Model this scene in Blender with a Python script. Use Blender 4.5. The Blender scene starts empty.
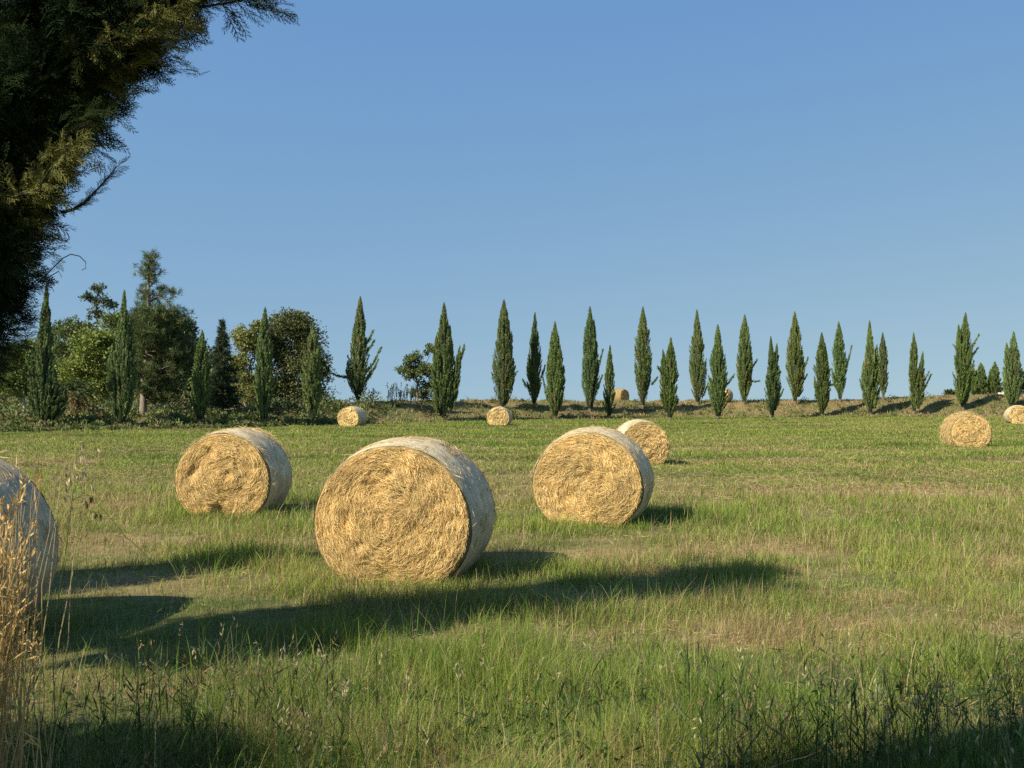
import bpy, math
import numpy as np
from mathutils import Vector
from math import radians as R

rng = np.random.default_rng(7)
SC = bpy.context.scene
COL = SC.collection

# ------------------------------------------------------------------ camera constants
F, HOR, CX, H = 1050.0, 399.0, 512.0, 1.71      # focal length (px of a 1024 wide frame), horizon row, centre column, eye height
SUN_AZ, SUN_EL = 38.0, 40.0                     # light travels towards (cos az, sin az)


def at(px, py, d):
    """A point seen at that place of the photograph, at depth d metres."""
    return np.array([(px - CX) / F * d, d, H + (HOR - py) / F * d])


# ------------------------------------------------------------------ noise
def _hash(ix, iy, seed):
    h = (ix.astype(np.int64) * 374761393 + iy.astype(np.int64) * 668265263 + seed * 2147483647 + 1274126177) & 0xFFFFFFFF
    h = ((h ^ (h >> 13)) * 1274126177) & 0xFFFFFFFF
    h = (h ^ (h >> 16)) & 0xFFFFFFFF
    return h / 4294967295.0


def vnoise(x, y, seed=0):
    x = np.asarray(x, float); y = np.asarray(y, float)
    ix, iy = np.floor(x), np.floor(y)
    fx, fy = x - ix, y - iy
    fx = fx * fx * (3 - 2 * fx); fy = fy * fy * (3 - 2 * fy)
    a = _hash(ix, iy, seed); b = _hash(ix + 1, iy, seed)
    c = _hash(ix, iy + 1, seed); d = _hash(ix + 1, iy + 1, seed)
    return (a * (1 - fx) + b * fx) * (1 - fy) + (c * (1 - fx) + d * fx) * fy


def fbm(x, y, seed=0, octv=4):
    s, a, t = 0.0, 0.5, 0.0
    for k in range(octv):
        s = s + a * vnoise(x * 2 ** k, y * 2 ** k, seed + 17 * k); t += a; a *= 0.5
    return s / t


def smooth(t):
    t = np.clip(t, 0, 1)
    return t * t * (3 - 2 * t)


# ------------------------------------------------------------------ terrain
def edge_d(x):
    return np.interp(x, [-60, -25.8, -16, -4.8, 18, 49, 120], [45, 53, 62, 79, 97, 97, 97])


def terr(x, y):
    x = np.asarray(x, float); y = np.asarray(y, float)
    e = edge_d(x)
    r = x / np.maximum(y, 20)
    hb = np.interp(r, [-.5, -.32, -.2, -.12, 0, .18, .33, .41, .46, .6], [.55, .7, 1.25, 1.5, 1.48, 1.45, 1.6, 1.95, 2.0, 2.0])
    plate = np.interp(r, [-.26, -.2, .36, .42], [55, 4, 4, 45])
    s = (y - e) / 8.0
    z = hb * smooth(s)
    over = np.maximum(y - e - 8 - plate, 0)
    z = z - 0.045 * over
    n = (fbm(x * .35, y * .35, 3, 3) - .5) * .10 * np.clip((y - 3) / 6, 0.2, 1)
    bank = smooth(s * 2) * (over < 5)
    n = n + bank * (fbm(x * .6, y * .6, 9, 3) - .5) * .5
    return z + n * (np.abs(y) < 300)


def hit(px, py):
    """Depth at which the view ray through that pixel meets the ground (or the crest when it passes above)."""
    d = np.linspace(3, 130, 6000)
    x = (px - CX) / F * d
    z = H + (HOR - py) / F * d
    g = terr(x, d)
    k = np.nonzero(g >= z)[0]
    if len(k):
        return float(d[k[0]])
    e = edge_d(x) + 8.5
    return float(d[np.argmin(np.abs(d - e))])


# ------------------------------------------------------------------ mesh building
class Geo:
    def __init__(s):
        s.v, s.q, s.t, s.c, s.n = [], [], [], [], 0

    def add(s, v, q=None, t=None, c=(1, 1, 1)):
        v = np.asarray(v, np.float32).reshape(-1, 3)
        c = np.asarray(c, np.float32)
        c = np.broadcast_to(c, (len(v), 3))
        if q is not None and len(q): s.q.append(np.asarray(q, np.int32).reshape(-1, 4) + s.n)
        if t is not None and len(t): s.t.append(np.asarray(t, np.int32).reshape(-1, 3) + s.n)
        s.v.append(v); s.c.append(c); s.n += len(v)
        return s

    def build(s, name, mat, parent=None, smooth_shade=False, origin=None):
        v = np.concatenate(s.v); c = np.concatenate(s.c)
        if origin is not None:
            v = v - np.asarray(origin, np.float32)
        q = np.concatenate(s.q) if s.q else np.zeros((0, 4), np.int32)
        t = np.concatenate(s.t) if s.t else np.zeros((0, 3), np.int32)
        me = bpy.data.meshes.new(name)
        me.vertices.add(len(v)); me.vertices.foreach_set('co', v.ravel())
        me.loops.add(q.size + t.size)
        me.loops.foreach_set('vertex_index', np.concatenate([q.ravel(), t.ravel()]).astype(np.int32))
        me.polygons.add(len(q) + len(t))
        st = np.concatenate([np.arange(len(q)) * 4, q.size + np.arange(len(t)) * 3]).astype(np.int32)
        me.polygons.foreach_set('loop_start', st)
        if smooth_shade:
            me.polygons.foreach_set('use_smooth', np.ones(len(st), bool))
        a = me.attributes.new('Col', 'FLOAT_COLOR', 'POINT')
        a.data.foreach_set('color', np.concatenate([c, np.ones((len(c), 1), np.float32)], 1).ravel())
        me.update(calc_edges=True)
        me.materials.append(mat)
        o = bpy.data.objects.new(name, me)
        COL.objects.link(o)
        if parent is not None: o.parent = parent
        return o


def tag(o, label=None, cat=None, group=None, kind=None):
    if label: o['label'] = label
    if cat: o['category'] = cat
    if group: o['group'] = group
    if kind: o['kind'] = kind
    return o


def thing(name, loc, label, cat, group=None, rz=0.0):
    o = bpy.data.objects.new(name, None)
    o.empty_display_size = .2
    COL.objects.link(o)
    o.location = [float(k) for k in loc]; o.rotation_euler = (0, 0, rz)
    return tag(o, label, cat, group)


def norm(a):
    return a / np.maximum(np.linalg.norm(a, axis=-1, keepdims=True), 1e-9)


def tube(g, pts, rad, n=7, c=(1, 1, 1)):
    pts = np.asarray(pts, float); m = len(pts)
    rad = np.broadcast_to(np.asarray(rad, float), (m,))
    tan = norm(np.gradient(pts, axis=0))
    up = np.array([0, 0, 1.0]) if abs(tan[0, 2]) < .9 else np.array([1.0, 0, 0])
    a = norm(np.cross(tan, up)); b = np.cross(tan, a)
    th = np.linspace(0, 2 * np.pi, n, endpoint=False)
    v = pts[:, None] + rad[:, None, None] * (a[:, None] * np.cos(th)[None, :, None] + b[:, None] * np.sin(th)[None, :, None])
    i = np.arange(m - 1)[:, None] * n; j = np.arange(n)[None, :]; k = (j + 1) % n
    q = np.stack([i + j, i + k, i + n + k, i + n + j], -1).reshape(-1, 4)
    g.add(v.reshape(-1, 3), q, c=c)


def diamonds(g, p, d, ln, wd, col, roll=None):
    """Leaf shaped quads: p base points, d unit directions, ln, wd sizes, col colours."""
    n = len(p)
    ref = norm(rng.normal(size=(n, 3)))
    s = norm(np.cross(d, ref))
    ln = np.broadcast_to(ln, (n,))[:, None]; wd = np.broadcast_to(wd, (n,))[:, None]
    v = np.stack([p, p + d * ln * .45 + s * wd * .5, p + d * ln, p + d * ln * .45 - s * wd * .5], 1)
    g.add(v.reshape(-1, 3), np.arange(4 * n).reshape(n, 4), c=np.repeat(col, 4, 0))


def blades(g, p, h, w, col, bend=.5, segs=3, az=None, lean=None):
    """Grass blades: tapered, bent strips."""
    n = len(p)
    h = np.broadcast_to(h, (n,)); w = np.broadcast_to(w, (n,))
    az = rng.uniform(0, 2 * np.pi, n) if az is None else az
    bn = np.abs(rng.normal(bend, .3, n)) if lean is None else lean
    dx, dy = np.cos(az), np.sin(az)
    fa = az + np.pi / 2 + rng.normal(0, .5, n)
    sx, sy = np.cos(fa), np.sin(fa)
    t = np.linspace(0, 1, segs + 1)
    out = np.zeros((n, 2 * segs + 1, 3), np.float32)
    for k in range(segs + 1):
        off = h * bn * t[k] ** 1.8
        cx = p[:, 0] + dx * off; cy = p[:, 1] + dy * off
        cz = p[:, 2] + h * t[k] * (1 - .35 * np.minimum(bn, 1.6) * t[k])
        if k == segs:
            out[:, 2 * segs] = np.stack([cx, cy, cz], -1)
        else:
            hw = w * .5 * (1 - .75 * t[k])
            out[:, 2 * k] = np.stack([cx - sx * hw, cy - sy * hw, cz], -1)
            out[:, 2 * k + 1] = np.stack([cx + sx * hw, cy + sy * hw, cz], -1)
    b = (np.arange(n) * (2 * segs + 1))[:, None]
    q = np.concatenate([b + np.array([[2 * k, 2 * k + 1, 2 * k + 3, 2 * k + 2]]) for k in range(segs - 1)], 0) if segs > 1 else None
    tr = b + np.array([[2 * segs - 2, 2 * segs - 1, 2 * segs]])
    g.add(out.reshape(-1, 3), q, tr, np.repeat(col, 2 * segs + 1, 0))


# ------------------------------------------------------------------ materials
def new_mat(name):
    m = bpy.data.materials.new(name); m.use_nodes = True
    nt = m.node_tree; nt.nodes.clear()
    return m, nt, nt.nodes.new('ShaderNodeOutputMaterial')


def leaf_mat(name, trans=.3, rough=.6, gloss=.04, var=.35, vscale=14.0):
    m, nt, out = new_mat(name)
    N, L = nt.nodes.new, nt.links.new
    at_ = N('ShaderNodeAttribute'); at_.attribute_name = 'Col'
    no = N('ShaderNodeTexNoise'); no.inputs['Scale'].default_value = vscale
    tc = N('ShaderNodeTexCoord'); L(tc.outputs['Object'], no.inputs['Vector'])
    mr = N('ShaderNodeMapRange'); mr.inputs[3].default_value = 1 - var; mr.inputs[4].default_value = 1 + var
    L(no.outputs[0], mr.inputs[0])
    mul = N('ShaderNodeVectorMath'); mul.operation = 'SCALE'
    L(at_.outputs['Color'], mul.inputs[0]); L(mr.outputs[0], mul.inputs['Scale'])
    di = N('ShaderNodeBsdfDiffuse'); tr = N('ShaderNodeBsdfTranslucent'); gl = N('ShaderNodeBsdfGlossy')
    gl.inputs['Roughness'].default_value = rough; gl.inputs['Color'].default_value = (.8, .8, .7, 1)
    L(mul.outputs[0], di.inputs['Color']); L(mul.outputs[0], tr.inputs['Color'])
    m1 = N('ShaderNodeMixShader'); m1.inputs[0].default_value = trans
    L(di.outputs[0], m1.inputs[1]); L(tr.outputs[0], m1.inputs[2])
    m2 = N('ShaderNodeMixShader'); m2.inputs[0].default_value = gloss
    L(m1.outputs[0], m2.inputs[1]); L(gl.outputs[0], m2.inputs[2])
    L(m2.outputs[0], out.inputs['Surface'])
    return m


def surf_mat(name, rough=.85, var=.4, scale=6.0, bump=.3, bscale=30.0, stretch=(1, 1, 1), spec=.2):
    m, nt, out = new_mat(name)
    N, L = nt.nodes.new, nt.links.new
    at_ = N('ShaderNodeAttribute'); at_.attribute_name = 'Col'
    tc = N('ShaderNodeTexCoord'); mp = N('ShaderNodeMapping'); mp.inputs['Scale'].default_value = stretch
    L(tc.outputs['Object'], mp.inputs['Vector'])
    no = N('ShaderNodeTexNoise'); no.inputs['Scale'].default_value = scale; no.inputs['Detail'].default_value = 6
    L(mp.outputs[0], no.inputs['Vector'])
    mr = N('ShaderNodeMapRange'); mr.inputs[1].default_value = .25; mr.inputs[2].default_value = .75
    mr.inputs[3].default_value = 1 - var; mr.inputs[4].default_value = 1 + var
    L(no.outputs[0], mr.inputs[0])
    mul = N('ShaderNodeVectorMath'); mul.operation = 'SCALE'
    L(at_.outputs['Color'], mul.inputs[0]); L(mr.outputs[0], mul.inputs['Scale'])
    n2 = N('ShaderNodeTexNoise'); n2.inputs['Scale'].default_value = bscale; n2.inputs['Detail'].default_value = 5
    L(mp.outputs[0], n2.inputs['Vector'])
    bp = N('ShaderNodeBump'); bp.inputs['Strength'].default_value = bump; bp.inputs['Distance'].default_value = .02
    L(n2.outputs[0], bp.inputs['Height'])
    p = N('ShaderNodeBsdfPrincipled'); p.inputs['Roughness'].default_value = rough
    p.inputs['Specular IOR Level'].default_value = spec
    L(mul.outputs[0], p.inputs['Base Color']); L(bp.outputs[0], p.inputs['Normal'])
    L(p.outputs[0], out.inputs['Surface'])
    return m


def net_mat():
    """White wrapping net pulled tight over straw: fine weave lines around the bale, straw showing through."""
    m, nt, out = new_mat('bale_net')
    N, L = nt.nodes.new, nt.links.new
    tc = N('ShaderNodeTexCoord')
    mp = N('ShaderNodeMapping'); mp.inputs['Scale'].default_value = (1.2, 34, 1.2)
    L(tc.outputs['Object'], mp.inputs['Vector'])
    st = N('ShaderNodeTexNoise'); st.inputs['Scale'].default_value = 2.2; st.inputs['Detail'].default_value = 5
    L(mp.outputs[0], st.inputs['Vector'])
    bl = N('ShaderNodeTexNoise'); bl.inputs['Scale'].default_value = 3.5; bl.inputs['Detail'].default_value = 6
    L(tc.outputs['Object'], bl.inputs['Vector'])
    fi = N('ShaderNodeTexNoise'); fi.inputs['Scale'].default_value = 70; fi.inputs['Detail'].default_value = 3
    L(tc.outputs['Object'], fi.inputs['Vector'])
    add = N('ShaderNodeMath'); add.operation = 'ADD'
    L(st.outputs[0], add.inputs[0]); L(bl.outputs[0], add.inputs[1])
    ad2 = N('ShaderNodeMath'); ad2.operation = 'ADD'
    L(add.outputs[0], ad2.inputs[0]); L(fi.outputs[0], ad2.inputs[1])
    cr = N('ShaderNodeValToRGB')
    e = cr.color_ramp.elements
    e[0].position = .40; e[0].color = (.30, .20, .085, 1)
    e[1].position = .60; e[1].color = (.72, .61, .40, 1)
    k = e.new(.49); k.color = (.52, .415, .235, 1)
    dv = N('ShaderNodeMath'); dv.operation = 'DIVIDE'; dv.inputs[1].default_value = 3.0
    L(ad2.outputs[0], dv.inputs[0]); L(dv.outputs[0], cr.inputs[0])
    bp = N('ShaderNodeBump'); bp.inputs['Strength'].default_value = .8; bp.inputs['Distance'].default_value = .03
    L(dv.outputs[0], bp.inputs['Height'])
    p = N('ShaderNodeBsdfPrincipled'); p.inputs['Roughness'].default_value = .55
    p.inputs['Specular IOR Level'].default_value = .35
    L(cr.outputs[0], p.inputs['Base Color']); L(bp.outputs[0], p.inputs['Normal'])
    L(p.outputs[0], out.inputs['Surface'])
    return m


M_GRASS = leaf_mat('grass_blades', trans=.36, gloss=.012, var=.25, vscale=3.0)
M_LEAF = leaf_mat('broad_leaves', trans=.25, gloss=.03)
M_CYP = leaf_mat('cypress_foliage', trans=.25, gloss=.02, var=.4, vscale=5.0)
M_NEAR = leaf_mat('dark_cypress_foliage', trans=.06, gloss=.0, var=.5, vscale=9.0)
M_BARK = surf_mat('bark', bscale=18, bump=.8, stretch=(1, 1, .25))
M_STRAW = leaf_mat('straw', trans=.2, gloss=.03, var=.3, vscale=9.0)
M_GROUND = surf_mat('soil_and_thatch', scale=9, bscale=60, bump=.6, var=.35, spec=.1)
M_NET = net_mat()
M_STONE = surf_mat('pale_stone', scale=3, bscale=12, bump=.5, var=.2)

# ------------------------------------------------------------------ dryness of the field (bare straw patches)
PATCH = [  # px, py, half length px, half height px, strength
    (820, 493, 210, 4.0, .9), (110, 508, 60, 9, .8), (740, 640, 70, 13, .75), (1000, 563, 45, 8, .9), (985, 528, 60, 4, .8),
    (545, 560, 60, 8, .4), (690, 553, 130, 6, .6), (870, 625, 60, 8, .5), (640, 575, 40, 6, .5), (60, 462, 60, 5, .6),
    (900, 650, 80, 8, .5), (450, 640, 40, 5, .4), (330, 745, 120, 14, .7),
    (520, 765, 140, 12, .7), (700, 462, 120, 3, .3), (870, 600, 120, 4, .4)]


def dryness(x, y):
    d = np.maximum(y, 1.0)
    px = CX + F * x / d; py = HOR + F * H / d
    v = .55 * fbm(x * .35 + 5, y * .9, 21, 4) + .45 * fbm(x * 1.7, y * 2.6, 33, 3)
    v = (v - .5) * 1.6 + .17 + (fbm(x * .05 + 2, y * .33, 71, 3) - .5) * .9 * np.clip(y / 14, 0, 1)
    for (a, b, w, h, s) in PATCH:
        dd = F * H / (b - HOR)
        cx = (a - CX) / F * dd; rx = w / F * dd; ry = max(h / (F * H) * dd * dd, .12)
        wob = (vnoise(x * 1.3, y * 1.3, 77) - .5) * .8 * ry
        v = v + s * .78 * np.exp(-(((x - cx) / rx) ** 4) - ((y - dd + wob) / ry) ** 2)
    return np.clip(v, 0, 1)


G_DARK = np.array([.078, .132, .018]); G_MID = np.array([.145, .235, .030]); G_YEL = np.array([.305, .355, .068])
STRAW = np.array([.50, .39, .20]); STRAW_D = np.array([.27, .175, .08])


def grass_col(x, y, n):
    dry = dryness(x, y)
    lush = .6 * fbm(x * .5 + 9, y * .8, 51, 3) + .4 * fbm(x * .07 + 3, y * .30, 57, 3)
    m = np.clip((lush - .36) * 3.4 + rng.normal(0, .22, n), 0, 1)[:, None]
    c = G_YEL * (1 - m) + G_MID * m
    m2 = np.clip((lush - .55) * 3 + rng.normal(0, .25, n), 0, 1)[:, None]
    c = c * (1 - m2) + G_DARK * m2
    s = rng.random(n)
    isd = s < np.clip(.11 + .95 * dry, 0, .9)
    sd = rng.random(n)[:, None]
    sc = STRAW * sd + STRAW_D * (1 - sd)
    c = np.where(isd[:, None], sc, c)
    return (c * rng.uniform(.55, 1.35, (n, 1))).astype(np.float32), dry


# ------------------------------------------------------------------ ground
def make_ground():
    ys = np.concatenate([-np.geomspace(6000, 30, 14), np.arange(-24, 3, 1.5), np.arange(3, 14, .12), np.arange(14, 125, .45), np.geomspace(126, 7000, 30)])
    xh = np.concatenate([np.arange(0, 12, .2), np.arange(12, 66, .6), np.geomspace(67, 6500, 26)])
    xs = np.concatenate([-xh[:0:-1], xh])
    X, Y = np.meshgrid(xs, ys)
    Z = terr(X, Y)
    n, m = X.shape
    i = np.arange(n - 1)[:, None] * m; j = np.arange(m - 1)[None, :]
    q = np.stack([i + j, i + j + 1, i + m + j + 1, i + m + j], -1).reshape(-1, 4)
    dry = dryness(X.ravel(), Y.ravel())[:, None]
    c = np.array([.085, .095, .030]) * (1 - dry) + np.array([.31, .215, .105]) * dry
    bank = (smooth((Y.ravel() - edge_d(X.ravel()) + 1) / 2.5) * smooth((Y.ravel() - 40) / 5))[:, None]
    bn = fbm(X.ravel() * .5, Y.ravel() * .5, 61, 3)[:, None]
    bc = np.array([.26, .18, .085]) * bn + np.array([.10, .105, .04]) * (1 - bn)
    c = c * (1 - bank) + bc * bank
    g = Geo().add(np.stack([X, Y, Z], -1).reshape(-1, 3), q, c=c)
    return tag(g.build('ground', M_GROUND, smooth_shade=True), kind='structure')


# ------------------------------------------------------------------ bales: placement first, grass keeps clear of them
# px of face centre, ground row, yaw deg (axis turned away to the right), width, height, length
BALES = [
    dict(px=392, d=9.80, yaw=9, w=1.55, h=1.40, l=1.22, det=3, seed=1, fluff=.02,
         label='large netted straw bale nearest the middle with its round end facing the viewer'),
    dict(px=587, d=14.1, yaw=13, w=1.54, h=1.36, l=1.22, det=3, seed=2, fluff=.08,
         label='netted bale with a smaller bale half hidden just behind its right side'),
    dict(px=223, d=15.1, yaw=3, w=1.43, h=1.32, l=1.15, det=3, seed=3, fluff=.15,
         label='netted bale with a hollow low in its face and loose straw on its rear rim'),
    dict(px=645, d=26.8, yaw=-6, w=1.32, h=1.24, l=1.22, det=2, seed=4, fluff=.2,
         label='small netted bale peeking out behind the right side of a bigger bale'),
    dict(px=-152, d=6.9, yaw=4, w=1.58, h=1.42, l=1.30, det=3, seed=5, fluff=.1,
         label='netted bale cut off by the left edge of the photo behind dry stalks'),
    dict(px=971, d=37.2, yaw=4, w=1.44, h=1.30, l=1.10, det=2, seed=6, fluff=2.2, net=False,
         label='ragged unwrapped straw bale lying alone on the right of the field'),
    dict(px=348, d=63.5, yaw=16, w=1.45, h=1.30, l=1.25, det=1, seed=7, fluff=.3,
         label='small distant netted bale below the cypress with branches jutting out on both sides'),
    dict(px=498, d=66.0, yaw=8, w=1.48, h=1.28, l=1.2, det=1, seed=8, fluff=.3,
         label='small distant netted bale right in front of the tall broad cypress'),
    dict(px=1020, d=73.0, yaw=12, w=1.62, h=1.36, l=1.2, det=1, seed=9, fluff=.3,
         label='distant bale cut off by the right edge of the photo'),
    dict(px=625, d=101, yaw=-50, w=1.5, h=1.32, l=1.2, det=1, seed=10, fluff=.3, net=False,
         label='unwrapped straw bale up on the bank beside the small narrow cypress'),
    dict(px=721, d=104.0, yaw=34, w=1.6, h=1.5, l=1.2, det=1, seed=11, fluff=.3,
         label='grey looking netted bale almost hidden behind a cypress trunk on the bank'),
]
for b in BALES:
    a = R(b['yaw'])
    fx = (b['px'] - CX) / F * b['d']; fy = b['d']
    b['c'] = np.array([fx + math.sin(a) * b['l'] / 2, fy + math.cos(a) * b['l'] / 2])
    b['a'] = a
    b['z'] = float(terr(b['c'][0], b['c'][1])) - .16
    b['h'] += .07


def clear_of_bales(p, grow=0.0):
    ok = np.ones(len(p), bool)
    for b in BALES:
        dx, dy = p[:, 0] - b['c'][0], p[:, 1] - b['c'][1]
        ca, sa = math.cos(b['a']), math.sin(b['a'])
        u = dx * ca - dy * sa; v = dx * sa + dy * ca
        ok &= ~((np.abs(u) < b['w'] * .30 + grow) & (np.abs(v) < b['l'] * .5 - .02 + grow))
    return ok


def bale_radius(th, w, h):
    """Point of the cross-section outline (settled, flat at the bottom) for angle th."""
    x = np.cos(th) * w / 2
    z = np.sin(th) * h * .52 + h * .5 - .0
    z = np.where(z < .0, 0.0, z)
    k = np.clip(1 - z / h, 0, 1)
    x = x * (1 + .09 * k * (np.abs(np.cos(th))))
    return x, z


def end_profile(s):
    """Radius factor along the length, s = 0 at an end, 1 in the middle."""
    return .935 + .065 * np.clip(s / .6, 0, 1) ** .7


def make_bale(b):
    rg = np.random.default_rng(b['seed'])
    det = b['det']; w, h, L = b['w'], b['h'], b['l']
    t = thing('straw_bale', (b['c'][0], b['c'][1], b['z']), b['label'], 'bale', 'round straw bales lying in the field', -b['a'])
    sd = b['seed'] * 100
    nth = {3: 180, 2: 90, 1: 48}[det]; nr = {3: 46, 2: 22, 1: 8}[det]
    th = np.linspace(0, 2 * np.pi, nth, endpoint=False)
    zc = h * .5
    base = np.array([.56, .395, .165])
    g = Geo()

    dents = [(rg.uniform(-.4, .4) * w, rg.uniform(.15, .85) * h, rg.uniform(.03, .09), rg.uniform(.015, .05)) for _ in range(12)]
    if b['seed'] == 3: dents += [(.0, .16, .13, .13), (-.12, .5, .14, .05), (.06, .3, .08, .06)]

    def face_depth(x, z):
        r = np.hypot(x / (w / 2), (z - zc) / (h / 2))
        dd = .026 * (fbm(x * 3.2 + 11, z * 3.2, sd + 3, 3) - .5) * 2 +   .020 * (fbm(x * 15, z * 15, sd + 5, 3) - .5) * 2
        for (cx, cz, rr, dp) in dents:
            dd = dd - dp * np.exp(-((x - cx) ** 2 + (z - cz) ** 2) / rr ** 2)
        bulge = .05 * (1 - np.clip(r, 0, 1) ** 2)
        return dd * np.clip((1.02 - r) * 5, 0, 1) + bulge - .025 * np.clip((r - .88) / .12, 0, 1) ** 2

    def wob(thv, yv):
        return 1 + .012 * (vnoise(thv * 3, yv * 3 + 9, sd) - .5) * 2 + .006 * (vnoise(thv * 11, yv * 11, sd + 1) - .5)

    for side in (-1, 1):
        rr = np.linspace(0, 1, nr + 1)[1:]
        TH, RR = np.meshgrid(th, rr)
        ox, oz = bale_radius(TH, w * end_profile(0) , h)
        oz = zc + (oz - zc) * end_profile(0) - .0
        X = ox * RR; Z = zc + (oz - zc) * RR
        Y = side * (L / 2 + face_depth(X * side, Z))
        v = np.stack([X, Y, Z], -1).reshape(-1, 3)
        cen = np.array([[0, side * (L / 2 + face_depth(np.zeros(1), np.array([zc]))[0]), zc]])
        v = np.concatenate([cen, v])
        i = 1 + np.arange(nr - 1)[:, None] * nth; j = np.arange(nth)[None, :]; k = (j + 1) % nth
        q = np.stack([i + j, i + k, i + nth + k, i + nth + j], -1).reshape(-1, 4)
        jj = np.arange(nth); tri = np.stack([np.zeros(nth, int), 1 + jj, 1 + (jj + 1) % nth], -1)
        cc = base * (.28 + .4 * fbm(v[:, 0] * 14, v[:, 2] * 14, sd + 8, 3))[:, None]  # surface beneath the strands darkened: shade of the gaps painted in
        g.add(v, q, tri, cc)
    # drum of straw under the net
    ny = 14
    ss = np.linspace(-1, 1, ny)
    TH, SS = np.meshgrid(th, ss)
    pr = end_profile(1 - np.abs(SS))
    ox, oz = bale_radius(TH, w, h)
    X = ox * pr; Z = zc + (oz - zc) * pr
    Y = SS * (L / 2)
    Y = np.where(np.abs(SS) == 1, SS * (L / 2 - .055), Y * .985)
    v = np.stack([X * .993, Y, zc + (Z - zc) * .993], -1).reshape(-1, 3)
    i = np.arange(ny - 1)[:, None] * nth; j = np.arange(nth)[None, :]; k = (j + 1) % nth
    q = np.stack([i + j, i + k, i + nth + k, i + nth + j], -1).reshape(-1, 4)
    g.add(v, q, c=base * .8)

    # strands lying on the end faces
    ns = {3: 34000 if b['d'] < 12 else 24000, 2: 6500, 1: 700}[det]
    for side in ((-1, 1) if det < 3 else (-1,)):
        r = np.sqrt(rg.random(ns)) * .985; a0 = rg.uniform(0, 2 * np.pi, ns)
        wdt = {3: .0031 if b['d'] < 12 else .0043, 2: .011, 1: .03}[det]
        wd = rg.uniform(.6, 1.4, ns) * wdt
        ln = rg.uniform(.05, .26, ns) * (1 if det == 3 else 1.3)
        swirl = (fbm(np.cos(a0) * r * 3 + 4, np.sin(a0) * r * 3, sd + 40, 3) - .5) * 6.5 * (1.05 - r) + (fbm(np.cos(a0) * r * 7, np.sin(a0) * r * 7 + 5, sd + 44, 2) - .5) * 3.4 * (1.05 - r)
        hd = a0 + np.pi / 2 + swirl + rg.normal(0, .36, ns)
        curv = ln / np.maximum(r * w / 2, .12)
        lift = rg.uniform(.0, .020, ns)
        up = rg.normal(0, .035, ns)
        K = 4
        ox, oz = bale_radius(a0, w * end_profile(0), h)
        oz = zc + (oz - zc) * end_profile(0)
        x = ox * r; z = zc + (oz - zc) * r
        step = ln / K
        pts = []
        for k in range(K + 1):
            yy = side * (L / 2 + face_depth(x * side, z) + .004 + lift + up * abs(k / K - .5))
            pts.append(np.stack([x, yy, z], -1))
            x = x + np.cos(hd) * step; z = z + np.sin(hd) * step * (h / w)
            hd = hd + curv / K
            rad = np.hypot(x / (w / 2 * .935), (z - zc) / (h / 2 * .935))
            f = np.where(rad > 1, 1 / rad, 1); x = x * f; z = zc + (z - zc) * f
            z = np.maximum(z, .01)
        P = np.stack(pts, 1)
        tn = norm(np.gradient(P, axis=1))
        tilt = rg.normal(0, .36, ns)
        nrm = np.stack([np.zeros(ns), np.full(ns, side * 1.0), np.zeros(ns)], -1)[:, None]
        sv = norm(np.cross(tn, nrm))
        sv = sv * np.cos(tilt)[:, None, None] + nrm * np.sin(tilt)[:, None, None]
        tp = np.array([.6, 1, 1, 1, .5])[None, :, None] * (wd / 2)[:, None, None]
        V = np.stack([P - sv * tp, P + sv * tp], 2).reshape(ns, -1, 3)
        bb = (np.arange(ns) * 2 * (K + 1))[:, None]
        q = np.concatenate([bb + np.array([[2 * k, 2 * k + 1, 2 * k + 3, 2 * k + 2]]) for k in range(K)], 0)
        u = rg.random(ns)[:, None]
        patch = fbm(P[:, 0, 0] * 4, P[:, 0, 2] * 4, sd + 70, 2)[:, None]
        u = u ** .8
        cs = np.array([.41, .24, .066]) * (1 - u) + np.array([.90, .68, .30]) * u
        cs = cs * (.72 + .56 * patch)
        g.add(V.reshape(-1, 3), q, c=np.repeat(cs, 2 * (K + 1), 0))
    # loose straw at rims (and all over an unwrapped bale)
    nf = int({3: 1500, 2: 700, 1: 120}[det] * b['fluff'])
    if not b.get('net', True): nf += 2600
    a0 = rg.uniform(-.3, np.pi + .3, nf) if b.get('net', True) else rg.uniform(0, 2 * np.pi, nf)
    if b.get('net', True):
        sy = np.where(rg.random(nf) < .5, -1, 1) * (L / 2 - rg.uniform(.0, .05, nf))
    else:
        sy = rg.uniform(-L / 2, L / 2, nf)
    pr = end_profile(1 - np.abs(sy) / (L / 2))
    ox, oz = bale_radius(a0, w, h)
    p = np.stack([ox * pr, sy, zc + (oz - zc) * pr], -1)
    outw = norm(np.stack([np.cos(a0), np.sign(sy) * .3, np.sin(a0)], -1))
    tg = np.stack([-np.sin(a0), np.zeros(nf), np.cos(a0)], -1)
    d = norm(tg * np.where(rg.random(nf) < .5, 1, -1)[:, None] + outw * rg.uniform(0, .55, nf)[:, None] + rg.normal(0, .3, (nf, 3)))
    u = rg.random(nf)[:, None]
    cs = np.array([.42, .28, .10]) * (1 - u) + np.array([.76, .60, .30]) * u
    diamonds(g, p - d * .02, d, rg.uniform(.06, .2, nf), {3: .006, 2: .012, 1: .03}[det], cs)
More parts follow.
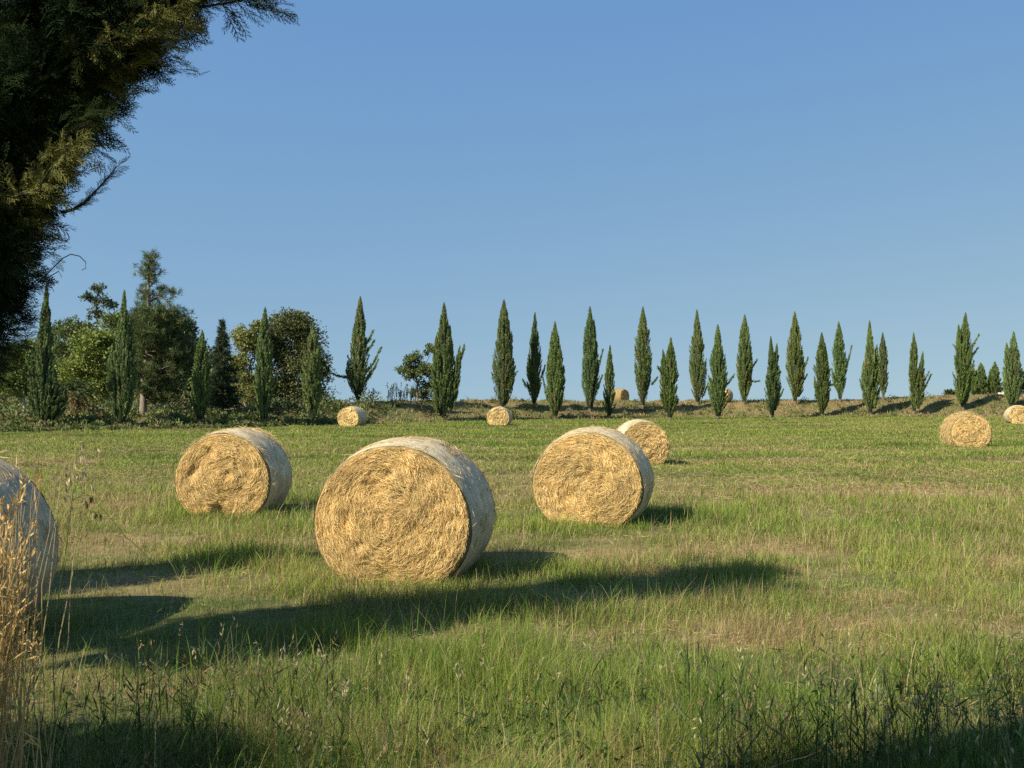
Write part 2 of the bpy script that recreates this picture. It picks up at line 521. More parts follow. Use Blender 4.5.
    if b['seed'] == 3:   # loose straw heaped over the rear rim
        nf = 420
        a0 = rg.normal(1.75, .5, nf); sy = L / 2 - np.abs(rg.normal(0, .05, nf))
        ox, oz = bale_radius(a0, w * .985, h)
        p = np.stack([ox, sy, zc + (oz - zc) * .985 + rg.uniform(0, .012, nf)], -1)
        tg = np.stack([-np.sin(a0), np.zeros(nf), np.cos(a0)], -1)
        d = norm(tg * np.where(rg.random(nf) < .5, 1, -1)[:, None] + rg.normal(0, .22, (nf, 3)))
        u = rg.random(nf)[:, None]
        diamonds(g, p, d, rg.uniform(.06, .16, nf), .009, np.array([.5, .34, .13]) * (1 - u) + np.array([.76, .60, .30]) * u)
    if b.get('net', True) and det == 3:   # stalks caught in the net
        nf = 800
        a0 = rg.uniform(-.2, np.pi + .2, nf); sy = rg.uniform(-.46, .46, nf) * L
        pr = end_profile(1 - np.abs(sy) / (L / 2)) * 1.009
        ox, oz = bale_radius(a0, w, h)
        p = np.stack([ox * pr, sy, zc + (oz - zc) * pr], -1)
        tg = np.stack([-np.sin(a0), np.zeros(nf), np.cos(a0)], -1); ow = np.stack([np.cos(a0), np.zeros(nf), np.sin(a0)], -1)
        d = norm(tg * np.where(rg.random(nf) < .5, 1, -1)[:, None] + np.array([0, 1, 0]) * rg.normal(0, .6, (nf, 1)) + ow * rg.uniform(-.05, .12, (nf, 1)))
        u = rg.random(nf)[:, None]
        diamonds(g, p, d, rg.uniform(.03, .13, nf), .005, np.array([.34, .22, .08]) * (1 - u) + np.array([.66, .50, .24]) * u)
    g.build('straw_body', M_STRAW, t)

    if b.get('net', True):
        n = Geo()
        ny = {3: 40, 2: 20, 1: 12}[det]
        ss = np.linspace(-1, 1, ny)
        nt2 = nth
        TH, SS = np.meshgrid(th, ss)
        pr = end_profile(1 - np.abs(SS)) * wob(TH, SS)
        ox, oz = bale_radius(TH, w, h)
        X = ox * pr; Z = np.maximum(zc + (oz - zc) * pr, -.01)
        edge = .004 + .02 * fbm(np.cos(TH) * 2 + 3, np.sin(TH) * 2 + SS, sd + 90, 3)
        Y = SS * (L / 2 - edge)
        v = np.stack([X * 1.004, Y, zc + (Z - zc) * 1.004], -1).reshape(-1, 3)
        i = np.arange(ny - 1)[:, None] * nth; j = np.arange(nth)[None, :]; k = (j + 1) % nth
        q = np.stack([i + j, i + k, i + nth + k, i + nth + j], -1).reshape(-1, 4)
        n.add(v, q)
        n.build('net_wrap', M_NET, t, smooth_shade=True)
        if b['seed'] == 1:   # two small tears where straw pokes out
            g2 = Geo()
            for (aa, yy) in ((1.08, .05), (.92, -.08), (1.0, -.02)):
                nn = 34
                a1 = rg.normal(aa, .035, nn); y1 = rg.normal(yy, .03, nn)
                ox, oz = bale_radius(a1, w, h)
                p = np.stack([ox, y1, oz], -1)
                d = norm(np.stack([np.cos(a1) * .5, rg.normal(0, .6, nn), np.sin(a1) * .5], -1) + rg.normal(0, .5, (nn, 3)))
                diamonds(g2, p, d, rg.uniform(.03, .09, nn), .006, np.tile([.30, .20, .08], (nn, 1)))
            g2.build('loose_straw', M_STRAW, t)
    return t


# ------------------------------------------------------------------ grass
def scatter(n_cells, dlo, dhi, dens, half=.56, marg=2.0):
    d = np.linspace(dlo, dhi, n_cells + 1)
    out = []
    for a, b in zip(d[:-1], d[1:]):
        m = (a + b) / 2
        wd = half * m + marg
        n = int(dens(m) * 2 * wd * (b - a))
        out.append(np.stack([rng.uniform(-wd, wd, n), rng.uniform(a, b, n)], -1))
    return np.concatenate(out)


def make_grass():
    g = Geo()
    p = scatter(60, 3.0, 20, lambda d: min(6500, 2700 * (10 / d) ** 1.55))
    x, y = p[:, 0], p[:, 1]
    tuft = fbm(x * 1.6, y * 1.6, 5, 3)
    dry = dryness(x, y)
    keep = (rng.random(len(p)) < np.clip(.45 + 1.3 * (tuft - .3), .3, 1) * (1 - .1 * dry)) & clear_of_bales(p)
    p = p[keep]; x, y = p[:, 0], p[:, 1]; tuft = tuft[keep]; dry = dry[keep]
    n = len(p)
    c, _ = grass_col(x, y, n)
    big = smooth((7.2 - y) / 2.2)
    h = (.046 + .125 * np.clip((tuft - .32) * 2.4, 0, 1) * (1 - .45 * dry)) * rng.lognormal(0, .36, n) * (1 + .3 * big * np.clip(tuft * 2 - .35, .1, 1))
    w = np.maximum(.0026, y / F * .50) * rng.uniform(.7, 1.3, n)
    blades(g, np.stack([x, y, terr(x, y) - .006], -1), h, w, c, bend=.55, segs=3)
    # taller lone stalks
    p = scatter(40, 4.2, 20, lambda d: 85 * (8 / d) ** .8)
    p = p[clear_of_bales(p, .02)]
    tuft = fbm(p[:, 0] * .8, p[:, 1] * .8, 15, 3)
    p = p[rng.random(len(p)) < np.clip((tuft - .33) * 3, .05, 1)]
    x, y = p[:, 0], p[:, 1]; n = len(p)
    u = rng.random((n, 1))
    c = np.where(u < .55, G_MID * 1.1, np.where(u < .75, STRAW * .9, G_YEL)) * rng.uniform(.7, 1.2, (n, 1))
    blades(g, np.stack([x, y, terr(x, y)], -1), rng.uniform(.16, .34, n), np.maximum(.005, y / F * .7), c, bend=.45, segs=4)
    # longer grass left standing against the bales
    for b in BALES[:6]:
        n = 1500 if b['det'] == 3 else 500
        u = rng.uniform(-.56, .56, n) * b['w']; v = -b['l'] / 2 - np.abs(rng.normal(0, .13, n)) + .02
        k = rng.random(n) < .35
        u = np.where(k, b['w'] * .30 + np.abs(rng.normal(.06, .12, n)), u); v = np.where(k, rng.uniform(-.5, .5, n) * b['l'], v)
        ca, sa = math.cos(b['a']), math.sin(b['a'])
        x = b['c'][0] + u * ca + v * sa; y = b['c'][1] - u * sa + v * ca
        c, _ = grass_col(x, y, n)
        blades(g, np.stack([x, y, terr(x, y)], -1), rng.uniform(.05, .15, n) * (.6 + .8 * vnoise(x * 4, y * 4, 3)), np.maximum(.003, y / F * .5), c, bend=.5, segs=3)
    # farther out: one blade stands for a small tuft
    p = scatter(90, 20, 99, lambda d: 800 * (20 / d) ** 1.25, marg=3)
    p = p[(p[:, 1] < edge_d(p[:, 0]) + .8) & clear_of_bales(p)]
    x, y = p[:, 0], p[:, 1]; n = len(p)
    c, dry = grass_col(x, y, n)
    tuft = fbm(x * .5, y * .9, 5, 3)
    h = (.05 + .09 * np.clip((tuft - .3) * 2, 0, 1)) * (1 - .45 * dry) * rng.lognormal(0, .3, n)
    blades(g, np.stack([x, y, terr(x, y) - .01], -1), h, y / F * .62 * rng.uniform(.6, 1.4, n), c, bend=.6, segs=2)
    # flattened straw lying about
    p = scatter(60, 4.2, 45, lambda d: 240 * (10 / d) ** 1.5)
    x, y = p[:, 0], p[:, 1]
    k = rng.random(len(p)) < .03 + dryness(x, y) * .8
    p = p[k & clear_of_bales(p)]; x, y = p[:, 0], p[:, 1]; n = len(p)
    u = rng.random((n, 1))
    az = rng.uniform(0, 2 * np.pi, n)
    d = norm(np.stack([np.cos(az), np.sin(az), np.abs(rng.normal(.12, .2, n))], -1))
    diamonds(g, np.stack([x, y, terr(x, y) + rng.uniform(.015, .06, n)], -1), d, rng.uniform(.05, .17, n) * np.clip(y / 12, .8, 2), np.maximum(.0035, y / F * .42), STRAW * (.6 + .5 * u))
    return tag(g.build('grass', M_GRASS), 'short cut green and straw coloured grass covering the hay field', 'grass', kind='stuff')


def make_bank():
    g = Geo()
    n0 = 90000
    x = rng.uniform(-48, 62, n0); s = rng.random(n0) ** .85 * 11 - .8
    y = edge_d(x) + s
    k = (np.abs(x / y) < .58)
    x, y, s = x[k], y[k], s[k]
    p = np.stack([x, y], -1)
    kk = clear_of_bales(p); x, y, s = x[kk], y[kk], s[kk]
    n = len(x)
    m = fbm(x * .45, y * .6, 61, 3); r = x / y
    brown = np.clip((m - .42) * 3.2 + np.interp(r, [-.5, -.2, 0, .1, .4], [-.7, -.55, -.45, -.15, -.2]) + .28 * (s > 4.5) + rng.normal(0, .3, n), 0, 1)[:, None]
    u = rng.random((n, 1))
    green = np.array([.13, .165, .045]) * u + np.array([.33, .33, .12]) * (1 - u)
    br = np.array([.30, .20, .10]) * u + np.array([.55, .42, .22]) * (1 - u)
    c = green * (1 - brown) + br * brown
    tf = fbm(x * .9, y * .9, 44, 3)
    h = (.10 + .55 * np.clip(tf - .38, 0, 1) ** 1.2 * 1.3) * rng.lognormal(0, .35, n)
    h = h * np.interp(s, [-1, .5, 3, 7, 9], [.7, 1.2, 1.1, .8, .55])
    blades(g, np.stack([x, y, terr(x, y) - .02], -1), h, rng.uniform(.03, .09, n), c * rng.uniform(.7, 1.2, (n, 1)), bend=.6, segs=2)
    # leafy weeds
    nc = 420
    cx = rng.uniform(-40, 55, nc); cs = rng.uniform(-.3, 7.5, nc); cy = edge_d(cx) + cs
    pts, dirs, cols = [], [], []
    for a, b in zip(cx, cy):
        if abs(a / b) > .56: continue
        k = 26; rad = rng.uniform(.15, .5)
        o = rng.normal(0, 1, (k, 3)); o = norm(o) * rad * rng.random((k, 1)) ** .4; o[:, 2] = np.abs(o[:, 2]) * 1.1
        pts.append(o + [a, b, float(terr(a, b))]); dirs.append(norm(o + rng.normal(0, .25, (k, 3))))
        cc = np.array([.10, .125, .04]) if rng.random() < .7 else np.array([.20, .15, .07])
        cols.append(np.tile(cc * rng.uniform(.7, 1.5), (k, 1)))
    pts, dirs, cols = map(np.concatenate, (pts, dirs, cols))
    diamonds(g, pts, dirs, .18, .09, cols * rng.uniform(.7, 1.3, (len(cols), 1)))
    return tag(g.build('bank_vegetation', M_GRASS), 'rough brown and green grass and weeds covering the bank below the cypresses', 'grass', kind='stuff')


# ------------------------------------------------------------------ cypresses
PROF = np.array([(0, .52), (.06, .66), (.15, .84), (.28, .98), (.40, 1.0), (.52, .92), (.66, .72), (.80, .46), (.90, .24), (.97, .09), (1, .01)])
PROF_UP = np.array([(0, .30), (.06, .46), (.15, .72), (.28, .95), (.40, 1.0), (.52, .93), (.66, .74), (.80, .47), (.90, .25), (.97, .09), (1, .01)])
CYP_A, CYP_B, CYP_C = np.array([.064, .105, .032]), np.array([.245, .32, .10]), np.array([.25, .21, .10])


def spindle(g, base, top, rad, seed, dens=1.0, lsize=.24, lo=.0, brown=0.0, tint=(1, 1, 1), prof=PROF):
    """One upright cypress spire from base to top: upswept plumes of foliage round a dark heart."""
    rg = np.random.default_rng(seed)
    base = np.asarray(base, float); top = np.asarray(top, float)
    ht = np.linalg.norm(top - base); ax = (top - base) / ht
    tint = np.asarray(tint)
    npl = int((70 + 26 * ht * max(rad, .3)) * dens)
    ta = lo + (1 - lo) * rg.random(npl) ** .9 * .93
    ph = rg.uniform(0, 2 * np.pi, npl)
    lump = .78 + .40 * fbm(ph * 1.3 + 3, ta * 6, seed, 3)
    rise = rg.uniform(.10, .22, npl) * (1 - .35 * ta)
    tb = np.minimum(ta + rise, 1.0)
    rb = rad * np.interp(tb, prof[:, 0], prof[:, 1]) * lump
    ra = rad * np.interp(ta, prof[:, 0], prof[:, 1]) * .45
    out = np.stack([np.cos(ph), np.sin(ph), np.zeros(npl)], -1)
    A = base + ax * (ta * ht)[:, None] + out * ra[:, None]
    B = base + ax * (tb * ht)[:, None] + out * rb[:, None]
    D = B - A; ln = np.linalg.norm(D, axis=1)
    K = int(84)
    s = rg.random((npl, K)) ** .8
    pr = .13 * np.sin(np.pi * np.clip(s * .85 + .1, 0, 1)) * np.clip(rad, .25, 1.0)
    P = A[:, None] + D[:, None] * s[..., None] + norm(rg.normal(size=(npl, K, 3))) * (pr * rg.random((npl, K)) ** .5)[..., None]
    dv = norm(D)[:, None] * .8 + out[:, None] * .15 + ax * .8 + rg.normal(0, .28, (npl, K, 3))
    dv = norm(dv)
    u = rg.random((npl, 1, 1)) * .65 + rg.random((npl, K, 1)) * .35
    c = CYP_A * (1 - u) + CYP_B * u
    bm = (rg.random((npl, 1, 1)) < brown) * 1.0
    c = (c * (1 - bm) + CYP_C * (.6 + .6 * u) * bm) * tint
    sz = lsize * rg.uniform(.6, 1.25, (npl, K))
    sz = sz * np.interp(tb, [0, .85, 1], [1, .9, .55])[:, None]
    diamonds(g, P.reshape(-1, 3), dv.reshape(-1, 3), sz.ravel(), sz.ravel() * .30, c.reshape(-1, 3))
    # heart of dense twigs
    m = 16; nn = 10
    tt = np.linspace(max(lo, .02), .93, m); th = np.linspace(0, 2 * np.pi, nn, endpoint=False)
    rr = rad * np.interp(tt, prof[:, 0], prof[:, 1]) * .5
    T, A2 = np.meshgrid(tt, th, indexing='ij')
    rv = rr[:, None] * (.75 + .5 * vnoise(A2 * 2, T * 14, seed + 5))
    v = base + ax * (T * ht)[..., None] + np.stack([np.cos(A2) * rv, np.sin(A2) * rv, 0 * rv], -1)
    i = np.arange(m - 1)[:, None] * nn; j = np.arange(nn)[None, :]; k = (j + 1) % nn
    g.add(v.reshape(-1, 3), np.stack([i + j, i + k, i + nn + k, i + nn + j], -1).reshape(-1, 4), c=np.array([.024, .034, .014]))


def shoot(g, a, b, seed, thick=.13, col=None):
    """A plume sticking out of a crown from a to b."""
    rg = np.random.default_rng(seed)
    a = np.asarray(a, float); b = np.asarray(b, float)
    D = b - a; L = np.linalg.norm(D)
    n = int(60 + 110 * L)
    s = rg.random(n) ** .85
    bow = np.array([0, 0, -1.0]) * (np.sin(np.pi * s) * .06 * L)[:, None]
    P = a + D * s[:, None] + bow + norm(rg.normal(size=(n, 3))) * (thick * (1 - s * .8) * rg.random(n) ** .5)[:, None]
    d = norm(norm(D) + rg.normal(0, .38, (n, 3)) + np.array([0, 0, .2]))
    u = rg.random((n, 1))
    c = CYP_A * (1 - u) + CYP_B * u
    diamonds(g, P, d, rg.uniform(.12, .26, n), .06, c)
    tube(g, [a, a + D * .5 + np.array([0, 0, -.06 * L]), a + D * .92], [.03, .02, .008], 5, (.03, .035, .018))


# px, top row, base row, width px, top offset px, spires [(dx, top row, width, start row)], shoots [(x0, y0, x1, y1)], brown, label
CYP = [
    (42, 284, 424, 18, 4, [(-8, 345, 16, 415), (12, 368, 17, 420), (23, 388, 15, 423)], [(52, 355, 62, 330), (34, 375, 24, 352)], .05,
     'bushy many spired cypress leftmost in the row, spreading to its right'),
    (121, 291, 425, 24, 3, [(-9, 345, 17, 420), (10, 322, 16, 415)], [], .03, 'dark cypress just left of the tall pine with the pale bare trunk'),
    (200, 331, 423, 19, 2, [(5, 352, 11, 420)], [], .02, 'short slim cypress between the tall pine and the dark conical fir'),
    (263, 308, 423, 20, 2, [(5, 345, 12, 420)], [], .02, 'slim cypress overlapping the left side of the big rounded leafy tree'),
    (311, 325, 424, 20, 2, [(4, 340, 13, 420)], [], .02, 'short slim cypress overlapping the right side of the big rounded leafy tree'),
    (358, 297, 401, 23, 2, [], [(366, 345, 373, 331), (366, 352, 374, 341), (367, 372, 381, 348), (368, 378, 378, 360), (352, 378, 331, 373), (366, 380, 372, 371)], .04,
     'cypress with branches jutting out on both sides behind a small distant bale'),
    (443, 303, 420, 22, 1, [(-7, 338, 17, 415), (17, 346, 10, 412), (7, 326, 13, 400)], [(456, 375, 464, 345), (458, 362, 464, 350)], .04,
     'stout cypress with a separate spire on its right beside a small round topped tree'),
    (503, 300, 409, 23, 1, [(5, 322, 17, 405)], [(509, 380, 517, 372)], .02, 'tall broad cypress right behind a small bale at the foot of the bank'),
    (534, 313, 407, 16, 1, [], [(541, 378, 545, 366), (528, 388, 523, 380)], .03, 'narrow tapering cypress next to the right of the tall broad one behind a bale'),
    (555, 322, 419, 20, 0, [(5, 345, 13, 412), (-3, 332, 12, 410)], [(548, 400, 543, 378)], .02,
     'stocky cypress low on the bank just right of the narrow tapering one'),
    (590, 307, 411, 20, 0, [(4, 320, 13, 400)], [(597, 370, 603, 350), (597, 388, 602, 376)], .05,
     'tall brownish green cypress just left of the smallest and narrowest cypress'),
    (609, 346, 418, 13, 1, [], [], .02, 'smallest and narrowest cypress, standing right beside the bale on the bank'),
    (643, 307, 408, 19, 0, [], [(651, 385, 657, 378)], .10, 'tall brownish cypress just right of the bale on the bank'),
    (670, 338, 420, 18, 1, [(-7, 350, 12, 414)], [(664, 375, 658, 367)], .02, 'short wide low standing cypress with a small second tip on its left'),
    (698, 310, 405, 18, -1, [], [(702, 398, 708, 384)], .05, 'smooth spindle shaped cypress on the bank top just left of the one hiding a bale'),
    (718, 325, 419, 19, 0, [(5, 368, 8, 410)], [(724, 388, 734, 375)], .01, 'dark low standing cypress that hides most of the grey looking bale'),
    (744, 315, 405, 17, 1, [(7, 350, 7, 396)], [(748, 381, 759, 381), (750, 370, 757, 360)], .05, 'cypress with ragged twigs low on its right, next after the one hiding a bale'),
    (772, 337, 418, 13, -1, [(5, 344, 11, 412)], [(778, 400, 783, 390)], .01, 'short twin tipped cypress at the foot of the bank'),
    (795, 312, 404, 18, 0, [(7, 348, 10, 398)], [(802, 372, 808, 358), (800, 385, 807, 375)], .04, 'tall cypress with a ragged right side just right of the twin tipped one'),
    (822, 333, 416, 17, 0, [(3, 343, 12, 410)], [(828, 385, 838, 384)], .01, 'smooth low standing cypress touching the one with a single slanting side branch'),
    (840, 322, 402, 16, -1, [], [(845, 372, 852, 346)], .05, 'bank top cypress with a single slanting branch sticking out on its right'),
    (870, 321, 415, 16, 0, [(7, 345, 12, 410)], [(863, 390, 860, 380)], .02, 'low standing cypress with a shoulder on its right, overlapping a smaller cypress behind'),
    (883, 333, 400, 11, 0, [], [], .06, 'small cypress half hidden behind the right side of a larger one'),
    (914, 333, 414, 11, 0, [(9, 352, 9, 410)], [(920, 395, 931, 375), (921, 385, 929, 372)], .03, 'forked cypress with two uneven tips standing by itself'),
    (963, 313, 410, 17, 3, [(-4, 325, 13, 405), (5, 342, 10, 400)], [(970, 350, 979, 335), (970, 358, 978, 348), (960, 352, 954, 345)], .03,
     'tall cypress with branches jutting out at its upper right above the ragged unwrapped bale'),
    (1013, 332, 410, 18, 1, [(-6, 343, 12, 404)], [], .05, 'cypress beside the low pale wall at the right edge of the photo'),
]


def make_cypress(k, spec):
    px, ty, by, wp, tdx, spires, shoots, brown, label = spec
    if k < 2: d = hit(px, by + 2)
    else: d = hit(px, by)
    b = at(px, by, d); b[2] = float(terr(b[0], b[1]))
    t = thing('cypress_tree', b, label, 'tree', 'cypresses standing along the far side of the field')
    m = d / F
    g = Geo()
    top = at(px + tdx, ty, d)
    lo = .015
    rk = np.random.default_rng(500 + k)
    pf = (PROF if by > 408 else PROF_UP).copy()
    pf[1:-1, 0] = np.clip(pf[1:-1, 0] ** rk.uniform(.8, 1.3), .01, .985)          # fuller low down or high up
    pf[1:-2, 1] *= rk.uniform(.88, 1.12, len(pf) - 3)
    tint = np.array([1, 1, 1]) * rk.uniform(.80, 1.18) * np.array([rk.uniform(.9, 1.15), 1, rk.uniform(.85, 1.2)])
    b0 = b + np.array([0, 0, .12])
    spindle(g, b0, top, wp / 2 * m * .98, 1000 + k, lsize=.17, lo=lo, brown=brown, prof=pf, tint=tint)
    for q, (dx, sy, sw, st) in enumerate(spires):
        y0 = d + rng.uniform(-.25, .1)
        sb = at(px + dx * .45, min(st, by - 3), y0); stp = at(px + dx, sy, y0)
        spindle(g, sb, stp, sw / 2 * m, 2000 + 10 * k + q, lsize=.18, dens=.8, brown=brown, tint=tint)
    for q, (x0, y0, x1, y1) in enumerate(shoots):
        shoot(g, at(x0, y0, d - .1), at(x1, y1, d - rng.uniform(-.3, .5)), 3000 + 10 * k + q, thick=.17)
    g.build('crown', M_CYP, t, origin=b)
    tr = Geo()
    tube(tr, [b + [0, 0, -.15], b + [0, 0, .5], b0 + (top - b0) * .4, b0 + (top - b0) * .8], [.16, .13, .09, .03], 9, (.17, .13, .095))
    tr.build('trunk', M_BARK, t, origin=b)
    return t


# ------------------------------------------------------------------ other trees
def limb(a, b, sag=.0, n=5, wig=.05, rg=rng):
    s = np.linspace(0, 1, n)[:, None]
    p = np.asarray(a) * (1 - s) + np.asarray(b) * s
    L = np.linalg.norm(np.asarray(b) - np.asarray(a))
    p = p + rg.normal(0, wig * L, (n, 3)) * np.sin(np.pi * s) + np.array([0, 0, 1]) * sag * L * np.sin(np.pi * s)
    return p


def leafy_tree(name, label, cat, base, lobes, trunk_r, leaf, ncol, n_leaf, trunk_col=(.2, .16, .12), seed=0, group=None, fork=.45, wispy=False):
    """Broadleaf tree: lobes = [(centre, (rx, ry, rz))] in world metres."""
    rg = np.random.default_rng(seed)
    base = np.asarray(base, float)
    t = thing(name, base, label, cat, group)
    tr = Geo()
    top = np.mean([l[0] for l in lobes], 0)
    fk = base + (top - base) * fork
    tube(tr, limb(base - [0, 0, .2], fk, n=5, wig=.03, rg=rg), np.linspace(trunk_r, trunk_r * .7, 5), 9, trunk_col)
    g = Geo()
    vol = np.array([l[1][0] * l[1][2] for l in lobes]); vol = vol / vol.sum()
    for (c, r), f in zip(lobes, vol):
        c = np.asarray(c, float); r = np.asarray(r, float)
        tube(tr, limb(fk, c, n=5, wig=.06, rg=rg), np.linspace(trunk_r * .55, trunk_r * .14, 5), 6, trunk_col)
        nl = int(n_leaf * f)
        # clumps on the lobe's shell
        nc = max(int(nl / 45), 5)
        u = norm(rg.normal(size=(nc, 3))); u[:, 2] = np.where(u[:, 2] < -.35, -u[:, 2], u[:, 2])
        rad = rg.uniform(.2, 1.05, nc) ** .7 if not wispy else rg.uniform(.25, 1.1, nc)
        cl = c + u * r * rad[:, None]
        for e in cl[:: (4 if not wispy else 2)]:
            tube(tr, limb(c, e, n=4, wig=.06, rg=rg), np.linspace(trunk_r * .13, trunk_r * .04, 4), 4, trunk_col)
        k = 45
        cs = np.mean(r) * rg.uniform(.16, .34, nc)
        o = np.clip(rg.normal(size=(nc, k, 3)), -1.7, 1.7) * cs[:, None, None] * np.array([1, 1, .75]) * .75
        P = cl[:, None] + o
        d = norm(norm(o) * .5 + u[:, None] * .4 + rg.normal(0, .7, (nc, k, 3)))
        cu = rg.random((nc, 1, 1)) * .6 + rg.random((nc, k, 1)) * .4
        col = np.array(ncol[0]) * (1 - cu) + np.array(ncol[1]) * cu
        sz = leaf * rg.uniform(.6, 1.3, (nc, k))
        diamonds(g, P.reshape(-1, 3), d.reshape(-1, 3), sz.ravel(), sz.ravel() * .55, col.reshape(-1, 3))
    g.build('crown', M_LEAF, t, origin=base)
    tr.build('trunk', M_BARK, t, origin=base)
    return t


def lobes_px(d, lst, depth=1.0):
    """Lobes given as seen: (px, py, half width px, half height px[, depth shift])."""
    out = []
    for l in lst:
        dd = d + (l[4] if len(l) > 4 else 0)
        out.append((at(l[0], l[1], dd), (l[2] / F * dd, l[2] / F * dd * depth, l[3] / F * dd)))
    return out


def gbase(px, d):
    x = (px - CX) / F * d
    return np.array([x, d, float(terr(x, d))])


def needle_tuft(g, P, D, n, ln, w, col, rg):
    k = len(P)
    d = norm(D[:, None] * .7 + rg.normal(0, .55, (k, n, 3)))
    p = np.repeat(P[:, None], n, 1) + rg.normal(0, .05, (k, n, 3))
    u = rg.random((k, 1, 1)) * .6 + rg.random((k, n, 1)) * .4
    c = np.array(col[0]) * (1 - u) + np.array(col[1]) * u
    diamonds(g, p.reshape(-1, 3), d.reshape(-1, 3), ln * rg.uniform(.6, 1.2, k * n), w, c.reshape(-1, 3))


def make_pine():
    rg = np.random.default_rng(99)
    d = 64.0
    b = gbase(143, d)
    t = thing('pine_tree', b, 'tall pine with a pale bare trunk and a ragged spire rising above the woods', 'tree')
    top = at(149, 254, d)
    tr, g = Geo(), Geo()
    ax = limb(b - [0, 0, .2], top, n=9, wig=.008, rg=rg)
    tube(tr, ax, np.linspace(.23, .03, 9), 10, (.24, .195, .16))
    P, D = [], []
    for py in np.concatenate([np.arange(258, 312, 5.0), np.arange(312, 402, 3.2)]):
        s = (py - 254) / (418 - 254.)
        o = top + (b - top) * s
        for q in range(rg.integers(2, 4) if py < 310 else 5):
            ph = rg.uniform(0, 2 * np.pi)
            if py < 275: L = rg.uniform(3, 8)
            elif py < 312: L = rg.uniform(5, 17) * (1.0 if py < 300 else 1.2)
            else: L = rg.uniform(18, 34) * np.interp(py, [312, 330, 375, 402], [.75, 1.05, 1.1, .8])
            L = L / F * d
            rise = .55 if py < 310 else rg.uniform(-.05, .35)
            dv = norm(np.array([math.cos(ph), math.sin(ph), rise]))
            if py > 312: o2 = o + np.array([.55, 0, 0]); dv = norm(dv + np.array([.22, 0, 0]))
            else: o2 = o
            e = o2 + dv * L
            tube(tr, limb(o, e, sag=-.05, n=4, wig=.03, rg=rg), np.linspace(.06, .015, 4), 5, (.16, .12, .09))
            kk = int((5 + L * 7) * (1 if py > 312 else .6))
            f = rg.uniform(.3 if L > 1 else .15, 1.05, kk)[:, None]
            P.append(o2 + dv * L * f + rg.normal(0, .14 + .10 * L / 2, (kk, 3))); D.append(norm(dv + np.array([0, 0, .7]) + rg.normal(0, .4, (kk, 3))))
    # one long limb to the right below the spire
    P.append(at(160, 290, d) + (at(176, 294, d) - at(160, 290, d)) * rg.random((26, 1)) + rg.normal(0, .13, (26, 3)))
    D.append(norm(np.array([.5, 0, .6]) + rg.normal(0, .3, (26, 3))))
    tube(tr, limb(at(149, 300, d), at(176, 296, d), n=4, rg=rg), np.linspace(.06, .02, 4), 5, (.16, .12, .09))
    P, D = np.concatenate(P), np.concatenate(D)
    needle_tuft(g, P, D, 26, .32, .028, ((.045, .072, .026), (.17, .205, .07)), rg)
    g.build('crown', M_CYP, t, origin=b)
    tr.build('trunk', M_BARK, t, origin=b)


def make_fir():
    rg = np.random.default_rng(55)
    d = 69.0
    b = gbase(222, d)
    t = thing('fir_tree', b, 'dark conical fir with layered branches and a thin pale tip', 'tree')
    top = at(222, 320, d)
    tr, g = Geo(), Geo()
    tube(tr, [b - [0, 0, .2], b + (top - b) * .5, top], [.16, .09, .012], 8, (.13, .10, .08))
    P, D = [], []
    for py in np.arange(322, 412, 3.6):
        s = (py - 320) / 95.
        o = top + (b - top) * s
        L0 = (.6 + 24 * s ** 1.0) / F * d
        nb = 7 if s > .15 else 4
        for q in range(nb):
            ph = rg.uniform(0, 2 * np.pi)
            dv = norm(np.array([math.cos(ph), math.sin(ph), .35 - .5 * s]))
            L = L0 * rg.uniform(.75, 1.15)
            tube(tr, [o, o + dv * L * .5, o + dv * L * .9 + [0, 0, .05]], [.025, .015, .006], 4, (.10, .08, .06))
            kk = int(4 + L * 9)
            f = rg.uniform(.1, 1.0, kk)
            sd = np.cross(dv, [0, 0, 1.0]); wv = rg.uniform(-1, 1, kk) * (1 - f) * L * .4
            P.append(o + dv * (L * f)[:, None] + sd * wv[:, None]); D.append(norm(dv + sd * np.sign(wv)[:, None] * .7 + [0, 0, .05] + rg.normal(0, .2, (kk, 3))))
    P, D = np.concatenate(P), np.concatenate(D)
    needle_tuft(g, P, D, 16, .20, .032, ((.025, .045, .024), (.08, .11, .05)), rg)
    g.build('crown', M_CYP, t, origin=b)
    tr.build('trunk', M_BARK, t, origin=b)


